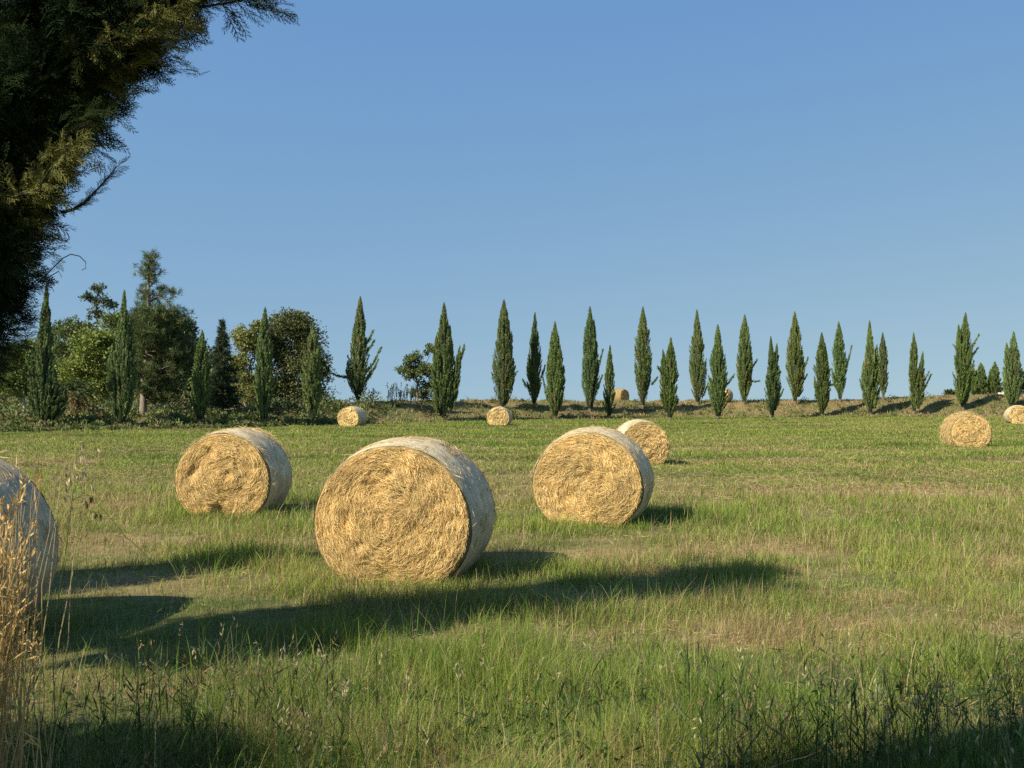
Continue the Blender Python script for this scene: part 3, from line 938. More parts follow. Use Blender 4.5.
def make_palm():
    rg = np.random.default_rng(31)
    d = 60.5
    b = gbase(76, d)
    t = thing('palm_tree', b, 'low palm with a skirt of brown dead fronds among the bushes', 'palm')
    top = at(76, 390, d)
    tr = Geo()
    tube(tr, [b - [0, 0, .1], b + (top - b) * .5, top], [.2, .18, .15], 10, (.12, .08, .05))
    tr.build('trunk', M_BARK, t, origin=b)
    for nm, nfr, cols, el in (('fronds', 34, ((.05, .08, .025), (.12, .15, .05)), (-.1, 1.2)), ('dead_fronds', 26, ((.20, .11, .045), (.40, .25, .11)), (-1.5, -.5))):
        g = Geo()
        for q in range(nfr):
            ph = rg.uniform(0, 2 * np.pi); e = rg.uniform(*el)
            L = rg.uniform(1.1, 1.9) * (1 if nm == 'fronds' else .72)
            dv = np.array([math.cos(ph) * math.cos(e), math.sin(ph) * math.cos(e), math.sin(e)])
            s = np.linspace(0, 1, 14)
            p = top + dv * (s * L)[:, None] + np.array([0, 0, -.5]) * (s ** 2 * L)[:, None]
            tube(g, p, np.linspace(.02, .005, 14), 4, cols[0])
            sd = norm(np.cross(dv, [0, 0, 1.0]))
            for sg in (-1, 1):
                n = 14
                dd = norm(norm(np.gradient(p, axis=0)) * .6 + sd * sg + np.array([0, 0, -.3]) + rg.normal(0, .12, (n, 3)))
                u = rg.random((n, 1))
                diamonds(g, p, dd, .42 * (1 - .5 * s), .05, np.array(cols[0]) * (1 - u) + np.array(cols[1]) * u)
        g.build(nm, M_LEAF, t, origin=b)


def make_woods():
    GY = ((.10, .14, .028), (.26, .30, .065)); GD = ((.055, .082, .028), (.16, .195, .055)); GM = ((.08, .115, .03), (.21, .255, .06)); GO = ((.12, .135, .04), (.29, .30, .085))
    W = 'mixed trees of the woodland on the left'
    leafy_tree('leafy_tree', 'yellow green leafy tree between the two dark cypresses at far left', 'tree', gbase(92, 66),
               lobes_px(66, [(92, 352, 22, 20), (78, 375, 18, 20), (106, 378, 15, 20), (95, 395, 22, 16), (104, 345, 13, 14)]), .17, .19, GY, 15000, seed=1, group=W)
    leafy_tree('leafy_tree', 'small olive green tree with a thin pale trunk left of the many spired cypress', 'tree', gbase(25, 60),
               lobes_px(60, [(22, 365, 16, 22), (12, 388, 14, 18), (28, 390, 9, 14), (30, 350, 10, 12)]), .10, .18, GM, 8000, (.45, .40, .33), seed=2, group=W, fork=.6)
    leafy_tree('leafy_tree', 'dark green tree standing behind the many spired cypress', 'tree', gbase(70, 80),
               lobes_px(80, [(66, 338, 18, 20), (85, 340, 14, 18), (50, 360, 20, 22), (72, 375, 28, 26), (20, 375, 26, 24)]), .2, .22, GD, 15000, seed=3, group=W)
    leafy_tree('slender_tree', 'thin feathery tree on a bare stem whose open crown tops the woods', 'tree', gbase(97, 84),
               lobes_px(84, [(96, 292, 7, 8), (90, 301, 10, 6), (103, 304, 11, 7), (97, 315, 9, 6)]), .12, .24, ((.05, .085, .04), (.12, .15, .07)), 1500, seed=4, group=W, fork=.9, wispy=True)
    leafy_tree('leafy_tree', 'mid green tree filling the gap behind the cypress left of the pine', 'tree', gbase(128, 82),
               lobes_px(82, [(118, 328, 17, 17), (132, 345, 20, 22), (140, 375, 24, 26), (112, 378, 22, 24)]), .2, .22, GM, 14000, seed=5, group=W)
    leafy_tree('leafy_tree', 'very dark tree between the pine and the slim cypress on its right', 'tree', gbase(184, 78),
               lobes_px(78, [(182, 338, 14, 20), (190, 362, 16, 24), (172, 375, 22, 24), (188, 392, 20, 16)]), .2, .22, ((.026, .045, .02), (.07, .095, .035)), 13000, seed=6, group=W)
    leafy_tree('leafy_tree', 'olive brown tree just left of the slim cypress by the big rounded tree', 'tree', gbase(246, 74),
               lobes_px(74, [(244, 342, 12, 16), (252, 350, 12, 20), (240, 372, 13, 20), (250, 395, 14, 18), (257, 330, 8, 10)]), .14, .18, GO, 9500, seed=7, group=W)
    leafy_tree('leafy_tree', 'big rounded dark green leafy tree behind two slim cypresses', 'tree', gbase(292, 76),
               lobes_px(76, [(290, 333, 24, 20), (305, 345, 18, 22), (274, 352, 16, 24), (296, 372, 30, 24), (315, 372, 14, 24), (282, 392, 24, 16), (313, 395, 15, 12), (298, 322, 12, 11)]), .24, .19,
               ((.045, .062, .020), (.14, .15, .046)), 26000, seed=8, group=W)
    # far dark trees that close the woods
    for q, (px, d, top, lab) in enumerate([(8, 92, 350, 'dark tree deep in the woods behind the small olive tree'), (150, 94, 340, 'dark tree deep in the woods behind the pale pine trunk'),
                                           (225, 92, 372, 'low dark tree deep in the woods behind the conical fir'),
                                           (62, 96, 345, 'dark tree deep in the woods above the low palm'), (108, 98, 338, 'dark tree deep in the woods behind the yellow green one'), (190, 96, 350, 'dark tree deep in the woods behind the short slim cypress')]):
        hh = (405 - top) / 2
        leafy_tree('leafy_tree', lab, 'tree', gbase(px, d), lobes_px(d, [(px, top + hh * .7, 30, hh * .8), (px - 24, top + hh * 1.2, 24, hh * .8), (px + 24, top + hh * 1.2, 24, hh * .8), (px, 398, 36, 11)]),
                   .22, .36, ((.04, .06, .02), (.12, .15, .045)), 7000, seed=20 + q, group=W)
    leafy_tree('small_tree', 'small round topped tree on a short stem left of the stout cypress', 'tree', gbase(417, hit(417, 400)),
               lobes_px(hit(417, 400), [(414, 362, 9, 9), (406, 371, 8, 7), (424, 372, 10, 9), (414, 376, 11, 7), (432, 352, 6, 8)]), .10, .20, GD, 4500, seed=9, fork=.5)
    leafy_tree('shrub', 'dark shrub hugging the left foot of the stout cypress', 'shrub', gbase(428, hit(428, 402)),
               lobes_px(hit(428, 402), [(430, 390, 12, 9), (420, 396, 10, 6), (434, 375, 6, 12)]), .05, .19, GD, 2600, seed=10, fork=.3)
    # twiggy scrub on the crest
    for q, (px, top, lab) in enumerate([(372, 386, 'thin dark sapling on the bank top between the branching cypress and the small round tree'),
                                        (400, 383, 'twiggy grey green scrub on the bank top left of the small round tree')]):
        rg = np.random.default_rng(80 + q)
        d = hit(px, 401); b = gbase(px, d)
        t = thing('shrub', b, lab, 'shrub')
        tr, g = Geo(), Geo()
        ns = 3 if q == 0 else 26
        for s in range(ns):
            o = b + [rg.uniform(-.1, .1) if q == 0 else rg.uniform(-1.0, 1.3), rg.uniform(-.3, .3), -.05]
            L = (401 - top) / F * d * rg.uniform(.55, 1.05)
            e = o + np.array([rg.normal(0, .14), rg.normal(0, .1), 1]) * L
            pt = limb(o, e, n=5, wig=.03, rg=rg)
            tube(tr, pt, np.linspace(.022, .008, 5), 4, (.07, .065, .045))
            k = 26
            f = rg.uniform(.25, 1, k)[:, None]
            diamonds(g, o + (e - o) * f, norm(np.array([0, 0, .8]) + rg.normal(0, .6, (k, 3))), .17, .05, np.tile([.045, .062, .032], (k, 1)) * rg.uniform(.6, 1.4, (k, 1)))
        g.build('leaves', M_LEAF, t, origin=b); tr.build('stems', M_BARK, t, origin=b)
    # small cypresses and bushes far right
    for q, (px, top, wp, lab) in enumerate([(973, 368, 9, 'small far cypress just right of the tall branching cypress, behind the field'), (981, 364, 11, 'middle one of the small far cypresses on the right skyline'),
                                            (995, 363, 10, 'small far cypress left of the cypress at the low pale wall')]):
        d = 122.0
        b = gbase(px, d)
        t = thing('cypress_tree', b, lab, 'tree', 'small far cypresses on the right skyline')
        g = Geo(); tp = at(px, top, d)
        spindle(g, b + [0, 0, .1], tp, wp / 2 / F * d, 4000 + q, lsize=.34, lo=.02)
        if q == 2: spindle(g, b + [-.2, 0, .1], at(px - 4, 370, d), 3.4 / F * d, 4010, lsize=.32, lo=.02)
        g.build('crown', M_CYP, t, origin=b)
        tr = Geo(); tube(tr, [b - [0, 0, .1], b + (tp - b) * .6], [.12, .05], 6, (.15, .12, .09)); tr.build('trunk', M_BARK, t, origin=b)
    for q, (px, hw, top, lab) in enumerate([(952, 8, 390, 'low dark bush on the skyline left of the tall branching cypress'), (986, 15, 380, 'dark bush filling the space between the small far cypresses'),
                                            (1021, 7, 372, 'olive bush at the right edge above the pale wall')]):
        d = 126.0 if q < 2 else 110
        leafy_tree('shrub', lab, 'shrub', gbase(px, d), lobes_px(d, [(px, top + 10, hw, 9), (px - hw * .6, top + 14, hw * .6, 6), (px + hw * .6, top + 13, hw * .6, 7)]), .06, .34,
                   ((.03, .045, .022), (.08, .095, .04)), 2200, seed=60 + q, fork=.3)
    # undergrowth along the foot of the woods
    rg = np.random.default_rng(12)
    g = Geo()
    nc = 1500
    cx = rg.uniform(-40, -10, nc); off = rg.uniform(-.4, 7, nc); cy = edge_d(cx) + off
    k0 = np.abs(cx / cy) < .57
    cx, cy, off = cx[k0], cy[k0], off[k0]; nc = len(cx)
    n2 = 800
    pxs = CX + F * cx / cy
    keep = ~((pxs > 136) & (pxs < 151) & (cy < 66)) & ~((rg.random(nc) < .45) & (off > 2))
    cx, cy, off = cx[keep], cy[keep], off[keep]
    x2 = rg.uniform(-56, -13.5, n2); y2 = rg.uniform(74, 96, n2); ok = (np.abs(x2 / y2) < .57) & (x2 / y2 < -.175)
    cx = np.concatenate([cx, x2[ok]]); cy = np.concatenate([cy, y2[ok]]); off = np.concatenate([off, np.full(ok.sum(), 14.0)]); nc = len(cx)
    k = 55
    hs = np.clip(fbm(cx * .5, cy * .5, 8, 3) * 1.5 - .2, .15, 1) * np.interp(off, [-.4, 1, 7, 14], [.35, .6, 1.2, 3.9])
    o = norm(rg.normal(size=(nc, k, 3))) * (rg.random((nc, k, 1)) ** .35) * np.stack([hs * .8, hs * .8, hs], -1)[:, None]
    o[..., 2] = np.abs(o[..., 2])
    P = np.stack([cx, cy, terr(cx, cy) - .05], -1)[:, None] + o
    D = norm(norm(o) + rg.normal(0, .5, (nc, k, 3)))
    u = rg.random((nc, 1, 1)) * .7 + rg.random((nc, k, 1)) * .3
    dryc = (rg.random((nc, 1, 1)) < .08)
    c = np.where(dryc, np.array([.16, .10, .05]) * (1 - u) + np.array([.30, .22, .10]) * u, np.array([.05, .078, .022]) * (1 - u) + np.array([.20, .225, .07]) * u)
    diamonds(g, P.reshape(-1, 3), D.reshape(-1, 3), .2, .10, c.reshape(-1, 3))
    tag(g.build('undergrowth', M_LEAF), 'low brambles and weeds along the foot of the woods', 'undergrowth', kind='stuff')


# ------------------------------------------------------------------ near cypress hanging in from the left, and its neighbours out of frame
def frond_template(seed):
    """Flat fern-like spray of scale-leaf twigs in the xz plane, 1 long along z: arrays of (start, end, width)."""
    rg = np.random.default_rng(seed)
    S = [((0, 0), (.02, .5), .030), ((.02, .5), (0, 1.0), .024)]
    for i, s in enumerate(np.linspace(.10, .93, 13)):
        sg = 1 if i % 2 else -1
        L = .46 * (1 - s * .72) * rg.uniform(.8, 1.15); a = sg * rg.uniform(.50, .78)
        e = (math.sin(a) * L, s + math.cos(a) * L)
        S.append(((0, s), e, .024))
        for j, u in enumerate(np.linspace(.25, .9, 5)):
            s2 = 1 if j % 2 else -1
            l2 = L * .42 * (1 - u * .5) * rg.uniform(.7, 1.2); a2 = a + s2 * .6
            o = (e[0] * u, s + (e[1] - s) * u)
            S.append((o, (o[0] + math.sin(a2) * l2, o[1] + math.cos(a2) * l2), .020))
    return S


def fronds(g, P, D, size, col, seed, droop=.15):
    rg = np.random.default_rng(seed)
    T = [frond_template(seed + k) for k in range(3)]
    n = len(P)
    sd = norm(np.cross(D, norm(rg.normal(size=(n, 3)))))
    nm = np.cross(D, sd)
    which = rg.integers(0, 3, n)
    for k in range(3):
        m = which == k
        if not m.any(): continue
        p, d, s, nn, z, c = P[m], D[m], sd[m], nm[m], size[m], col[m]
        A = np.array([t[0] for t in T[k]]); B = np.array([t[1] for t in T[k]]); W = np.array([t[2] for t in T[k]])
        jn = rg.normal(0, .05, (len(p), len(A), 1))

        def loc(q, extra):
            return (p[:, None] + z[:, None, None] * (s[:, None] * q[None, :, :1] + d[:, None] * q[None, :, 1:] + nn[:, None] * extra)
                    - np.array([0, 0, 1]) * (droop * z[:, None, None] * q[None, :, 1:] ** 2))
        a = loc(A, jn * A[None, :, 1:] * 0.4); b = loc(B, jn * B[None, :, 1:])
        t = norm(b - a)
        w = norm(np.cross(t, nn[:, None] + rg.normal(0, .5, (len(p), len(A), 3)))) * (W[None, :, None] * z[:, None, None] * .5)
        v = np.stack([a - w * .7, a + w * .7, a + (b - a) * .6 + w, b, a + (b - a) * .6 - w], 2)
        N = len(p) * len(A)
        bb = (np.arange(N) * 5)[:, None]
        cc = np.repeat(c, len(A) * 5, 0)
        g.add(v.reshape(-1, 3), bb + np.array([[0, 1, 2, 4]]), bb + np.array([[4, 2, 3]]), cc)


def near_tree():
    rg = np.random.default_rng(4)
    base = np.array([-4.15, 6.5, float(terr(-4.15, 6.5))])
    t = thing('cypress_tree', base, 'large dark cypress leaning in from the upper left corner with feathery twigs against the sky', 'tree')
    axis = np.array([(-4.15, 6.5, -.15), (-4.05, 6.5, .8), (-3.85, 6.5, 1.8), (-3.5, 6.5, 2.8), (-3.05, 6.55, 3.6), (-2.55, 6.6, 4.3), (-2.2, 6.6, 5.0)])
    def ax(z): return np.stack([np.interp(z, axis[:, 2], axis[:, k]) for k in range(3)], -1)
    tr, g = Geo(), Geo()
    tube(tr, axis, np.linspace(.15, .02, 7), 12, (.09, .065, .05))
    tips = [(280, -22), (262, -20), (244, -32), (218, -18), (200, -26), (190, 2), (178, 32), (164, 48), (172, 5), (150, 20), (130, 78), (110, 96), (105, 78), (118, 58),
            (92, 120), (80, 116), (72, 142), (56, 150), (48, 184), (44, 206), (36, 226), (30, 250), (26, 276), (18, 300), (14, 325), (4, 350), (-4, 372),
            (280, -40), (255, -60), (225, -75), (180, -85), (240, -20), (150, -10), (100, 20), (60, 60), (30, 100), (20, 150), (40, 180), (10, 220), (20, 262),
            (0, 180), (0, 300), (70, 100), (140, -50), (100, -40), (80, -10), (40, 20)]
    targets = [at(px, py, 6.5 + rg.normal(0, .3)) for px, py in tips]
    zz = np.concatenate([rg.uniform(1.75, 3.4, 150), rg.uniform(3.0, 4.9, 120)])
    for z in zz:
        rad = np.interp(z, [.6, 1.3, 1.8, 2.8, 3.5, 4.2, 5.0], [.3, .45, .66, .58, .60, .74, .35]) * rg.uniform(.5, 1.0)
        ph = rg.uniform(0, 2 * np.pi)
        targets.append(ax(np.array(z)) + np.array([math.cos(ph) * rad, math.sin(ph) * rad * .85, rad * .3]))
    P, D, S, C = [], [], [], []
    for q, e in enumerate(targets):
        z0 = max(e[2] - rg.uniform(.10, .40) * np.hypot(*(e - ax(np.array(e[2])))[:2]) - .1, .5)
        o = ax(np.array(z0))
        pt = limb(o, e, sag=rg.uniform(-.08, .10), n=7, wig=.035, rg=rg)
        L = np.linalg.norm(e - o)
        tube(tr, pt, np.linspace(min(.007 + .008 * L, .020), .003, 7), 6, (.030, .024, .018))
        edge = q < len(tips)
        n = int(12 + 26 * L) if edge else int(26 + 46 * L)
        f = np.concatenate([rg.uniform(.22, 1, n), [1.0]])
        pp = np.stack([np.interp(f, np.linspace(0, 1, 7), pt[:, k]) for k in range(3)], -1)
        tv = norm(pt[-1] - pt[2])
        dv = norm(tv + rg.normal(0, .6, (n + 1, 3)) + np.array([0, 0, .05])); dv[-1] = tv
        sz = rg.uniform(.13, .30, n + 1) * (.7 + .3 * (1 - f))
        if edge:       # a bunch of sprays round the end of each outer branch
            k = int(rg.integers(22, 46)); rr = rg.uniform(.06, .13)
            pp = np.concatenate([pp, e - tv * .14 + np.clip(rg.normal(0, rr, (k, 3)), -1.5 * rr, 1.5 * rr) * [1, 1, .75]])
            dv = np.concatenate([dv, norm(tv * .8 + rg.normal(0, .5, (k, 3)) + np.array([.1, 0, -.03]))])
            sz = np.concatenate([sz, rg.uniform(.08, .20, k)])
        m = len(pp)
        u = rg.random((m, 1)) * .5 + rg.random() * .5
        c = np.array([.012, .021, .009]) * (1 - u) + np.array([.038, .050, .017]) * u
        if rg.random() < (.34 if edge else .12): c = c * .3 + np.array([.20, .195, .06]) * .7  # some branches paler: sunlit look painted into their colour
        P.append(pp); D.append(dv); S.append(sz); C.append(c)
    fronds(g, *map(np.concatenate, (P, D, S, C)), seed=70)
    # matted heart of the crown
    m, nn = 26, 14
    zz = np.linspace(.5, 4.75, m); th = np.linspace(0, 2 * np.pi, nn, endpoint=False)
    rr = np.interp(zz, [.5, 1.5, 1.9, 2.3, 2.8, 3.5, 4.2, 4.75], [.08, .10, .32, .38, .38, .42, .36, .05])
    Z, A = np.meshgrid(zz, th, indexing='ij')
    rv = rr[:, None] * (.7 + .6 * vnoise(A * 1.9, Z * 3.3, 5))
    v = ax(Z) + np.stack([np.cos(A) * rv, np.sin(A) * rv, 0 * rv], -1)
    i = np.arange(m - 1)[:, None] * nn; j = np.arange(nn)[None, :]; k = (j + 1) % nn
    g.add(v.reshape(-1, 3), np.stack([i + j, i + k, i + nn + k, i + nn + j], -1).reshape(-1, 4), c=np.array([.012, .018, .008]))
    # dense inner twigs
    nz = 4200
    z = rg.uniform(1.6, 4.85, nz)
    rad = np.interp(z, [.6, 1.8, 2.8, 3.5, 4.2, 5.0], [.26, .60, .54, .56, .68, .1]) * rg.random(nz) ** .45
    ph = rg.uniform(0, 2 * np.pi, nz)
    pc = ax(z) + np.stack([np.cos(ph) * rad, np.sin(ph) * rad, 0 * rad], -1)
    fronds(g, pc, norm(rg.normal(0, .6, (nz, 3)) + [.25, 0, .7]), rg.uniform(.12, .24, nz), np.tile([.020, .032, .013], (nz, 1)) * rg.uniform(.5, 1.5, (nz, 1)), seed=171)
    # one slim spray reaching out alone
    a, b = at(60, 212, 6.4), at(116, 165, 6.4)
    pt = limb(a, b, sag=-.14, n=6, wig=.01, rg=rg); tube(tr, pt, np.linspace(.012, .003, 6), 5, (.05, .06, .03))
    k = 20; f = np.linspace(.15, 1, k)
    pp = np.stack([np.interp(f, np.linspace(0, 1, 6), pt[:, q]) for q in range(3)], -1)
    fronds(g, pp, norm(norm(b - a) + rg.normal(0, .30, (k, 3))), np.full(k, .11), np.tile([.03, .05, .02], (k, 1)), seed=91)
    # curly bare twig
    pts = [at(30, 290, 6.4), at(48, 272, 6.4), at(62, 258, 6.4), at(70, 254, 6.4), at(79, 256, 6.4), at(85, 262, 6.4), at(85, 268, 6.4), at(81, 270, 6.4)]
    tube(tr, pts, np.linspace(.0042, .002, 8), 5, (.05, .05, .035))
    tube(tr, [at(40, 282, 6.4), at(58, 271, 6.4), at(61, 277, 6.4)], [.004, .003, .002], 5, (.05, .05, .035))
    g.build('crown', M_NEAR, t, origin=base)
    tr.build('trunk', M_BARK, t, origin=base)
    # cypresses of the same row standing outside the picture: only their shadows reach in
    for (x, y, h, r, lab) in [(-8.3, 6.6, 7.1, .75, 'cypress beyond the left edge whose shadow tip lies behind the left bale'),
                              (-5.0, 2.35, 3.6, 1.4, 'low cypress beyond the left edge shading the lower left corner'),
                              (-6.7, 3.8, 7.2, .8, 'tall bare stemmed cypress beyond the left edge that shades the near leaning one'),
                              (-4.15, -.37, 9.35, 1.05, 'tall cypress behind the viewer shading the lower right corner')]:
        b = np.array([x, y, float(terr(x, y))])
        tt = thing('cypress_tree', b, lab, 'tree')
        gg = Geo(); spindle(gg, b + [0, 0, .15 if x != -6.7 else 4.2], b + [0, 0, h], r, int(100 * h), lsize=.16, dens=1.6, prof=PROF if h > 5 else np.array([(0, .5), (.2, .9), (.5, 1), (.75, .85), (.9, .55), (1, .1)]))
        gg.build('crown', M_CYP, tt, origin=b)
        t2 = Geo(); tube(t2, [b - [0, 0, .1], b + [0, 0, h * .3], b + [0, 0, h * .85]], [.14, .1, .02], 9, (.15, .11, .08)); t2.build('trunk', M_BARK, tt, origin=b)


# ------------------------------------------------------------------ plants close to the camera
def ears(g, tops, d, ln, w, col):
    """Seed heads: pairs of crossed spindles."""
    for _ in range(2):
        diamonds(g, tops, d, ln, w, col)


def near_plants():
    rg = np.random.default_rng(23)
    # dry straw coloured stalks at the left edge
    b = np.array([-2.1, 4.0, 0]); b[2] = float(terr(b[0], b[1]))
    t = thing('dry_stalks', b, 'golden dry grass stalks at the left edge before the cut off bale', 'plant')
    st, lf, sh = Geo(), Geo(), Geo()
    n = 230
    for q in range(n):
        o = b + [rg.normal(-.06, .12), rg.normal(0, .2), 0]
        hgt = rg.uniform(.80, 1.44) * (1 - .25 * max(0, (o[0] - b[0]) / .25))
        ln = np.array([rg.normal(.09, .13), rg.normal(0, .15), 1.0])
        e = o + ln * hgt
        if e[0] / e[1] > -.445: e[0] = -.445 * e[1] - rg.uniform(0, .20)
        pt = limb(o, e, n=6, wig=.015, rg=rg)
        u = rg.random()
        c = np.array([.38, .23, .07]) * (1 - u) + np.array([.68, .48, .19]) * u
        tube(st, pt, np.linspace(.0025, .0012, 6), 5, c)
        k = 5
        f = rg.uniform(.3, .95, k)[:, None]
        d = norm(norm(e - o) * .8 + rg.normal(0, .5, (k, 3)))
        diamonds(lf, o + (e - o) * f, d, rg.uniform(.06, .16, k), .006, np.tile(c, (k, 1)))
        if rg.random() < .5:
            k = 14
            diamonds(st, e - norm(e - o) * rg.uniform(0, .10, (k, 1)), norm(norm(e - o) + rg.normal(0, .45, (k, 3))), .03, .007, np.tile(c * 1.1, (k, 1)))
    st.build('stems', M_STRAW, t, origin=b); lf.build('leaves', M_STRAW, t, origin=b)
    # wild oats
    b = np.array([-1.86, 4.15, 0]); b[2] = float(terr(b[0], b[1]))
    t = thing('wild_oat', b, 'tall thin wild oat stems with drooping pale seed heads beside the dry stalks', 'plant')
    st, heads_ = Geo(), []
    D0 = 4.15
    for (x0, x1, y1, heads) in [(48, 76, 446, 'p'), (52, 88, 450, 'p'), (20, 18, 438, 'n'), (40, 66, 462, 'p'), (60, 62, 470, 'n'), (30, 52, 470, 'n'), (56, 74, 488, 'd'), (25, 38, 440, 'n')]:
        a = at(x0, 640, D0); a = np.array([a[0] - .04, b[1] + rg.normal(0, .06), b[2]]); e = at(x1, y1, D0 + rg.normal(0, .05))
        pt = limb(a, e, n=7, wig=.01, rg=rg)
        dk = heads == 'd'
        c = np.array([.07, .08, .03]) if dk else np.array([.50, .40, .20]) * rg.uniform(.7, 1.1)
        tube(st, pt, np.linspace(.0028, .0012, 7), 5, c)
        if heads in 'pd':
            sh = Geo(); heads_.append(sh)
            for j in range(9 if heads == 'p' else 7):
                s = rg.uniform(0, .13)
                o = e - norm(e - pt[-3]) * s
                ang = rg.uniform(-.5, 1) if heads == 'p' else 1.0
                q = o + np.array([ang * rg.uniform(.02, .07) * (1.6 if dk else 1), rg.normal(0, .03), rg.uniform(-.02, .02)])
                a0 = sh.n
                tube(sh, [o, (o + q) / 2 + [0, 0, .01], q], .0008, 4, c)
                if j: sh.add(np.zeros((0, 3)), t=[[a0 - sh.n, a0 + 1 - sh.n, prev - sh.n]])
                prev = a0
                k = 3; d0 = sh.n
                diamonds(sh, np.tile(q, (k, 1)), norm(np.array([.15, 0, -1]) + rg.normal(0, .22, (k, 3))), rg.uniform(.026, .04, k), .008,
                         np.tile(np.array([.08, .085, .035]) if dk else np.array([.42, .34, .19]), (k, 1)))
                sh.add(np.zeros((0, 3)), t=[[a0 + 8 - sh.n, a0 + 9 - sh.n, d0 + 4 * z - sh.n] for z in range(k)])
    st.build('stems', M_STRAW, t, origin=b)
    for sh in heads_: sh.build('seed_head', M_STRAW, t, origin=b)  # oat seed heads, pieces joined by thin slivers

    # tall weeds close to the camera: a mass nobody could count
    g = Geo()
    n = 2600
    y = rg.uniform(4.3, 6.6, n); x = rg.uniform(-.56, .56, n) * y
    dens = np.clip(fbm(x * 1.1 + 3, y * 1.1, 88, 3) * 2.4 - .75, .05, 1) * (.25 + .9 * smooth((x / y - .10) / .22) + .55 * smooth((-.12 - x / y) / .15)) * np.clip((6.7 - y) / 1.3, .1, 1)
    k = rg.random(n) < dens
    x, y = x[k], y[k]; n = len(x)
    h = rg.uniform(.22, .55, n) * np.clip(1.15 - (y - 4.3) * .15, .6, 1.2)
    u = rg.random((n, 1))
    c = np.where(u < .62, np.array([.05, .085, .022]), np.where(u < .8, np.array([.16, .12, .05]), np.array([.34, .27, .13]))) * rg.uniform(.6, 1.3, (n, 1))
    az = rg.uniform(0, 2 * np.pi, n); lean = np.abs(rg.normal(.15, .15, n))
    p = np.stack([x, y, terr(x, y)], -1)
    blades(g, p, h, .0065, c, segs=5, az=az, lean=lean)
    tops = p + np.stack([np.cos(az) * h * lean, np.sin(az) * h * lean, h * (1 - .35 * lean)], -1)
    # seed heads on half of them
    m = rg.random(n) < .5
    kk = 7
    tp = np.repeat(tops[m], kk, 0) - np.array([0, 0, 1]) * rg.uniform(0, .09, (m.sum() * kk, 1)) + rg.normal(0, .008, (m.sum() * kk, 3))
    hc = np.repeat(np.where(rg.random((m.sum(), 1)) < .6, np.array([.30, .20, .11]), np.array([.42, .36, .20])), kk, 0)
    diamonds(g, tp, norm(np.array([0, 0, .8]) + rg.normal(0, .5, (len(tp), 3))), rg.uniform(.02, .04, len(tp)), .007, hc)
    # leaves along the stems
    m = rg.random(n) < .55
    kk = 7
    f = rg.uniform(.1, .85, (m.sum() * kk, 1))
    bp = np.repeat(p[m], kk, 0) * (1 - f) + np.repeat(tops[m], kk, 0) * f
    d = norm(rg.normal(0, 1, (len(bp), 3)) * [.45, .45, .35] + [0, 0, .8])
    diamonds(g, bp, d, rg.uniform(.05, .16, len(bp)), rg.uniform(.004, .010, len(bp)), np.repeat(np.minimum(c[m], [.09, .12, .05]), kk, 0) * rg.uniform(.7, 1.3, (len(bp), 1)))
    # drooping oat spikelets lower right, broad leaves lower middle
    n2 = 260
    y = rg.uniform(4.35, 5.2, n2); x = rg.uniform(.30, .55, n2) * y
    z = terr(x, y) + rg.uniform(.05, .36, n2)
    diamonds(g, np.stack([x, y, z], -1), norm(np.array([.1, 0, -1]) + rg.normal(0, .35, (n2, 3))), rg.uniform(.03, .055, n2), .011, np.where(rg.random((n2, 1)) < .5, np.array([.50, .40, .22]), np.array([.22, .28, .10])))
    n3 = 4200
    y = rg.uniform(4.3, 5.9, n3); x = rg.uniform(-.55, .56, n3) * y
    k = rg.random(n3) < np.clip(fbm(x * 1.5, y * 1.5, 101, 2) * 3 - 1.2, 0, 1)
    x, y = x[k], y[k]; n3 = len(x)
    diamonds(g, np.stack([x, y, terr(x, y) + rg.uniform(.01, .12, n3)], -1), norm(rg.normal(0, 1, (n3, 3)) * [1, 1, .4] + [0, 0, .6]), rg.uniform(.03, .07, n3), rg.uniform(.012, .026, n3),
             np.array([.045, .085, .022]) * rg.uniform(.6, 1.5, (n3, 1)))
    # fallen dry stems
    for (x0, y0, x1, y1) in [(700, 768, 748, 730), (770, 766, 830, 744), (905, 690, 915, 640), (470, 765, 520, 735), (500, 770, 505, 735), (100, 505, 155, 565)]:
        d0 = F * H / (max(y0, 585) - HOR) * .93
        a, b2 = at(x0, y0, d0), at(x1, y1, d0 + .25)
        tube(g, limb(a, b2, n=5, wig=.02, rg=rg), .0032, 5, (.46, .35, .17))
    tag(g.build('tall_weeds', M_GRASS), 'tall weeds, seed stalks and leaves in the shaded near edge of the field', 'weeds', kind='stuff')


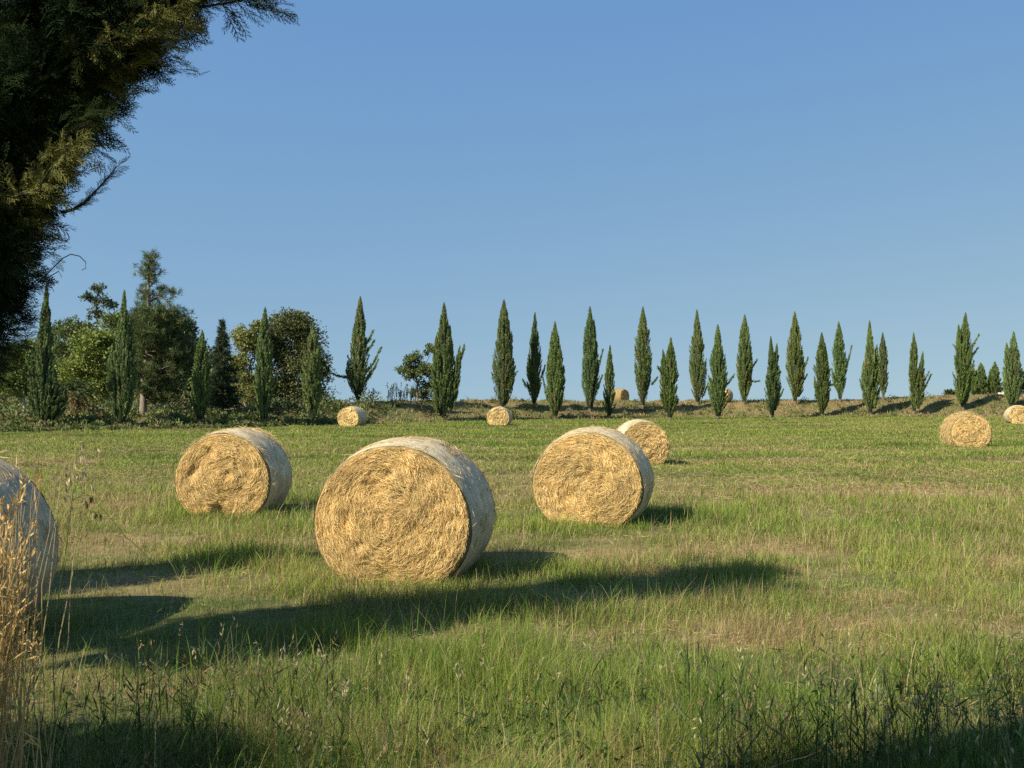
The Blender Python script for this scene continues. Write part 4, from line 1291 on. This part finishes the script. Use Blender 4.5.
def low_wall():
    a, b = np.array([(999 - CX) / F * 113, 113.0]), np.array([(1060 - CX) / F * 107, 107.0])
    n = 24
    s = np.linspace(0, 1, n)[:, None]
    p = a * (1 - s) + b * s
    z = terr(p[:, 0], p[:, 1])
    nv = norm(np.array([[b[1] - a[1], -(b[0] - a[0])]]))[0] * .2
    rg = np.random.default_rng(3)
    hh = .45 + rg.normal(0, .02, n)
    prof = [(-1, -.2), (-1, .0), (-.92, 1), (.92, 1), (1, .0), (1, -.2)]
    V = np.stack([np.stack([p[:, 0] + nv[0] * u, p[:, 1] + nv[1] * u, z + (hh * v if v > 0 else v)], -1) for u, v in prof], 1)
    m = len(prof); i = np.arange(n - 1)[:, None] * m; j = np.arange(m - 1)[None]
    q = np.stack([i + j, i + j + 1, i + m + j + 1, i + m + j], -1).reshape(-1, 4)
    caps = [[0, 1, 2, 3], [0, 3, 4, 5]]
    e = (n - 1) * m
    q = np.concatenate([q, caps, [[e + 3, e + 2, e + 1, e], [e + 5, e + 4, e + 3, e]]])
    o = Geo().add(V.reshape(-1, 3), q, c=(.46, .38, .29)).build('low_wall', M_STONE)
    tag(o, 'low pale stone wall on the right skyline behind the last cypress', 'wall')


# ------------------------------------------------------------------ build
make_ground()
for b in BALES: make_bale(b)
make_grass()
make_bank()
for k, s in enumerate(CYP): make_cypress(k, s)
make_pine(); make_fir(); make_palm(); make_woods()
near_tree(); near_plants(); low_wall()

# ------------------------------------------------------------------ camera, light, sky
cd = bpy.data.cameras.new('camera'); cam = bpy.data.objects.new('camera', cd); COL.objects.link(cam)
cd.sensor_width = 36; cd.lens = 36 * F / 1024
cd.clip_start = .05; cd.clip_end = 20000
cam.location = (0, 0, H)
cam.rotation_euler = (math.pi / 2 + math.atan((HOR - 384) / F), 0, 0)
cd.dof.use_dof = True; cd.dof.focus_distance = 13; cd.dof.aperture_fstop = 8
SC.camera = cam

az, el = R(SUN_AZ), R(SUN_EL)
ld = Vector((math.cos(az) * math.cos(el), math.sin(az) * math.cos(el), -math.sin(el)))
sl = bpy.data.lights.new('sun', 'SUN'); so = bpy.data.objects.new('sun', sl); COL.objects.link(so)
so.rotation_euler = ld.to_track_quat('-Z', 'Y').to_euler()
sl.energy = 5.0; sl.angle = R(.55); sl.color = (1, .92, .77)

w = bpy.data.worlds.new('World'); SC.world = w; w.use_nodes = True
nt = w.node_tree; nt.nodes.clear()
sky = nt.nodes.new('ShaderNodeTexSky'); sky.sky_type = 'NISHITA'; sky.sun_disc = False
sky.sun_elevation = el
sky.sun_rotation = math.atan2(-ld.x, -ld.y)
sky.air_density = 1.0; sky.dust_density = .0; sky.ozone_density = 3.0; sky.altitude = 300
N, L = nt.nodes.new, nt.links.new
tc = N('ShaderNodeTexCoord'); mp = N('ShaderNodeMapping')
mp.inputs['Location'].default_value = (0, 0, .3); mp.inputs['Scale'].default_value = (1, 1, .8)
L(tc.outputs['Generated'], mp.inputs['Vector']); L(mp.outputs[0], sky.inputs['Vector'])
sp = N('ShaderNodeSeparateColor'); cb = N('ShaderNodeCombineColor')
L(sky.outputs[0], sp.inputs[0])
for ch, (gam, mulv) in enumerate([(1.28, 1.30), (.81, 1.50), (.16, 3.13)]):     # grade of the clear sky
    pw = N('ShaderNodeMath'); pw.operation = 'POWER'; pw.inputs[1].default_value = gam
    mu = N('ShaderNodeMath'); mu.operation = 'MULTIPLY'; mu.inputs[1].default_value = mulv
    L(sp.outputs[ch], pw.inputs[0]); L(pw.outputs[0], mu.inputs[0]); L(mu.outputs[0], cb.inputs[ch])
bg = nt.nodes.new('ShaderNodeBackground'); bg.inputs['Strength'].default_value = .1
ow = nt.nodes.new('ShaderNodeOutputWorld')
nt.links.new(cb.outputs[0], bg.inputs['Color']); nt.links.new(bg.outputs[0], ow.inputs['Surface'])

SC.view_settings.view_transform = 'Standard'; SC.view_settings.look = 'None'
SC.view_settings.exposure = .7; SC.view_settings.gamma = 1; SC.view_settings.use_curve_mapping = False
SC.cycles.use_denoising = False
SC.cycles.max_bounces = 6; SC.cycles.transparent_max_bounces = 4
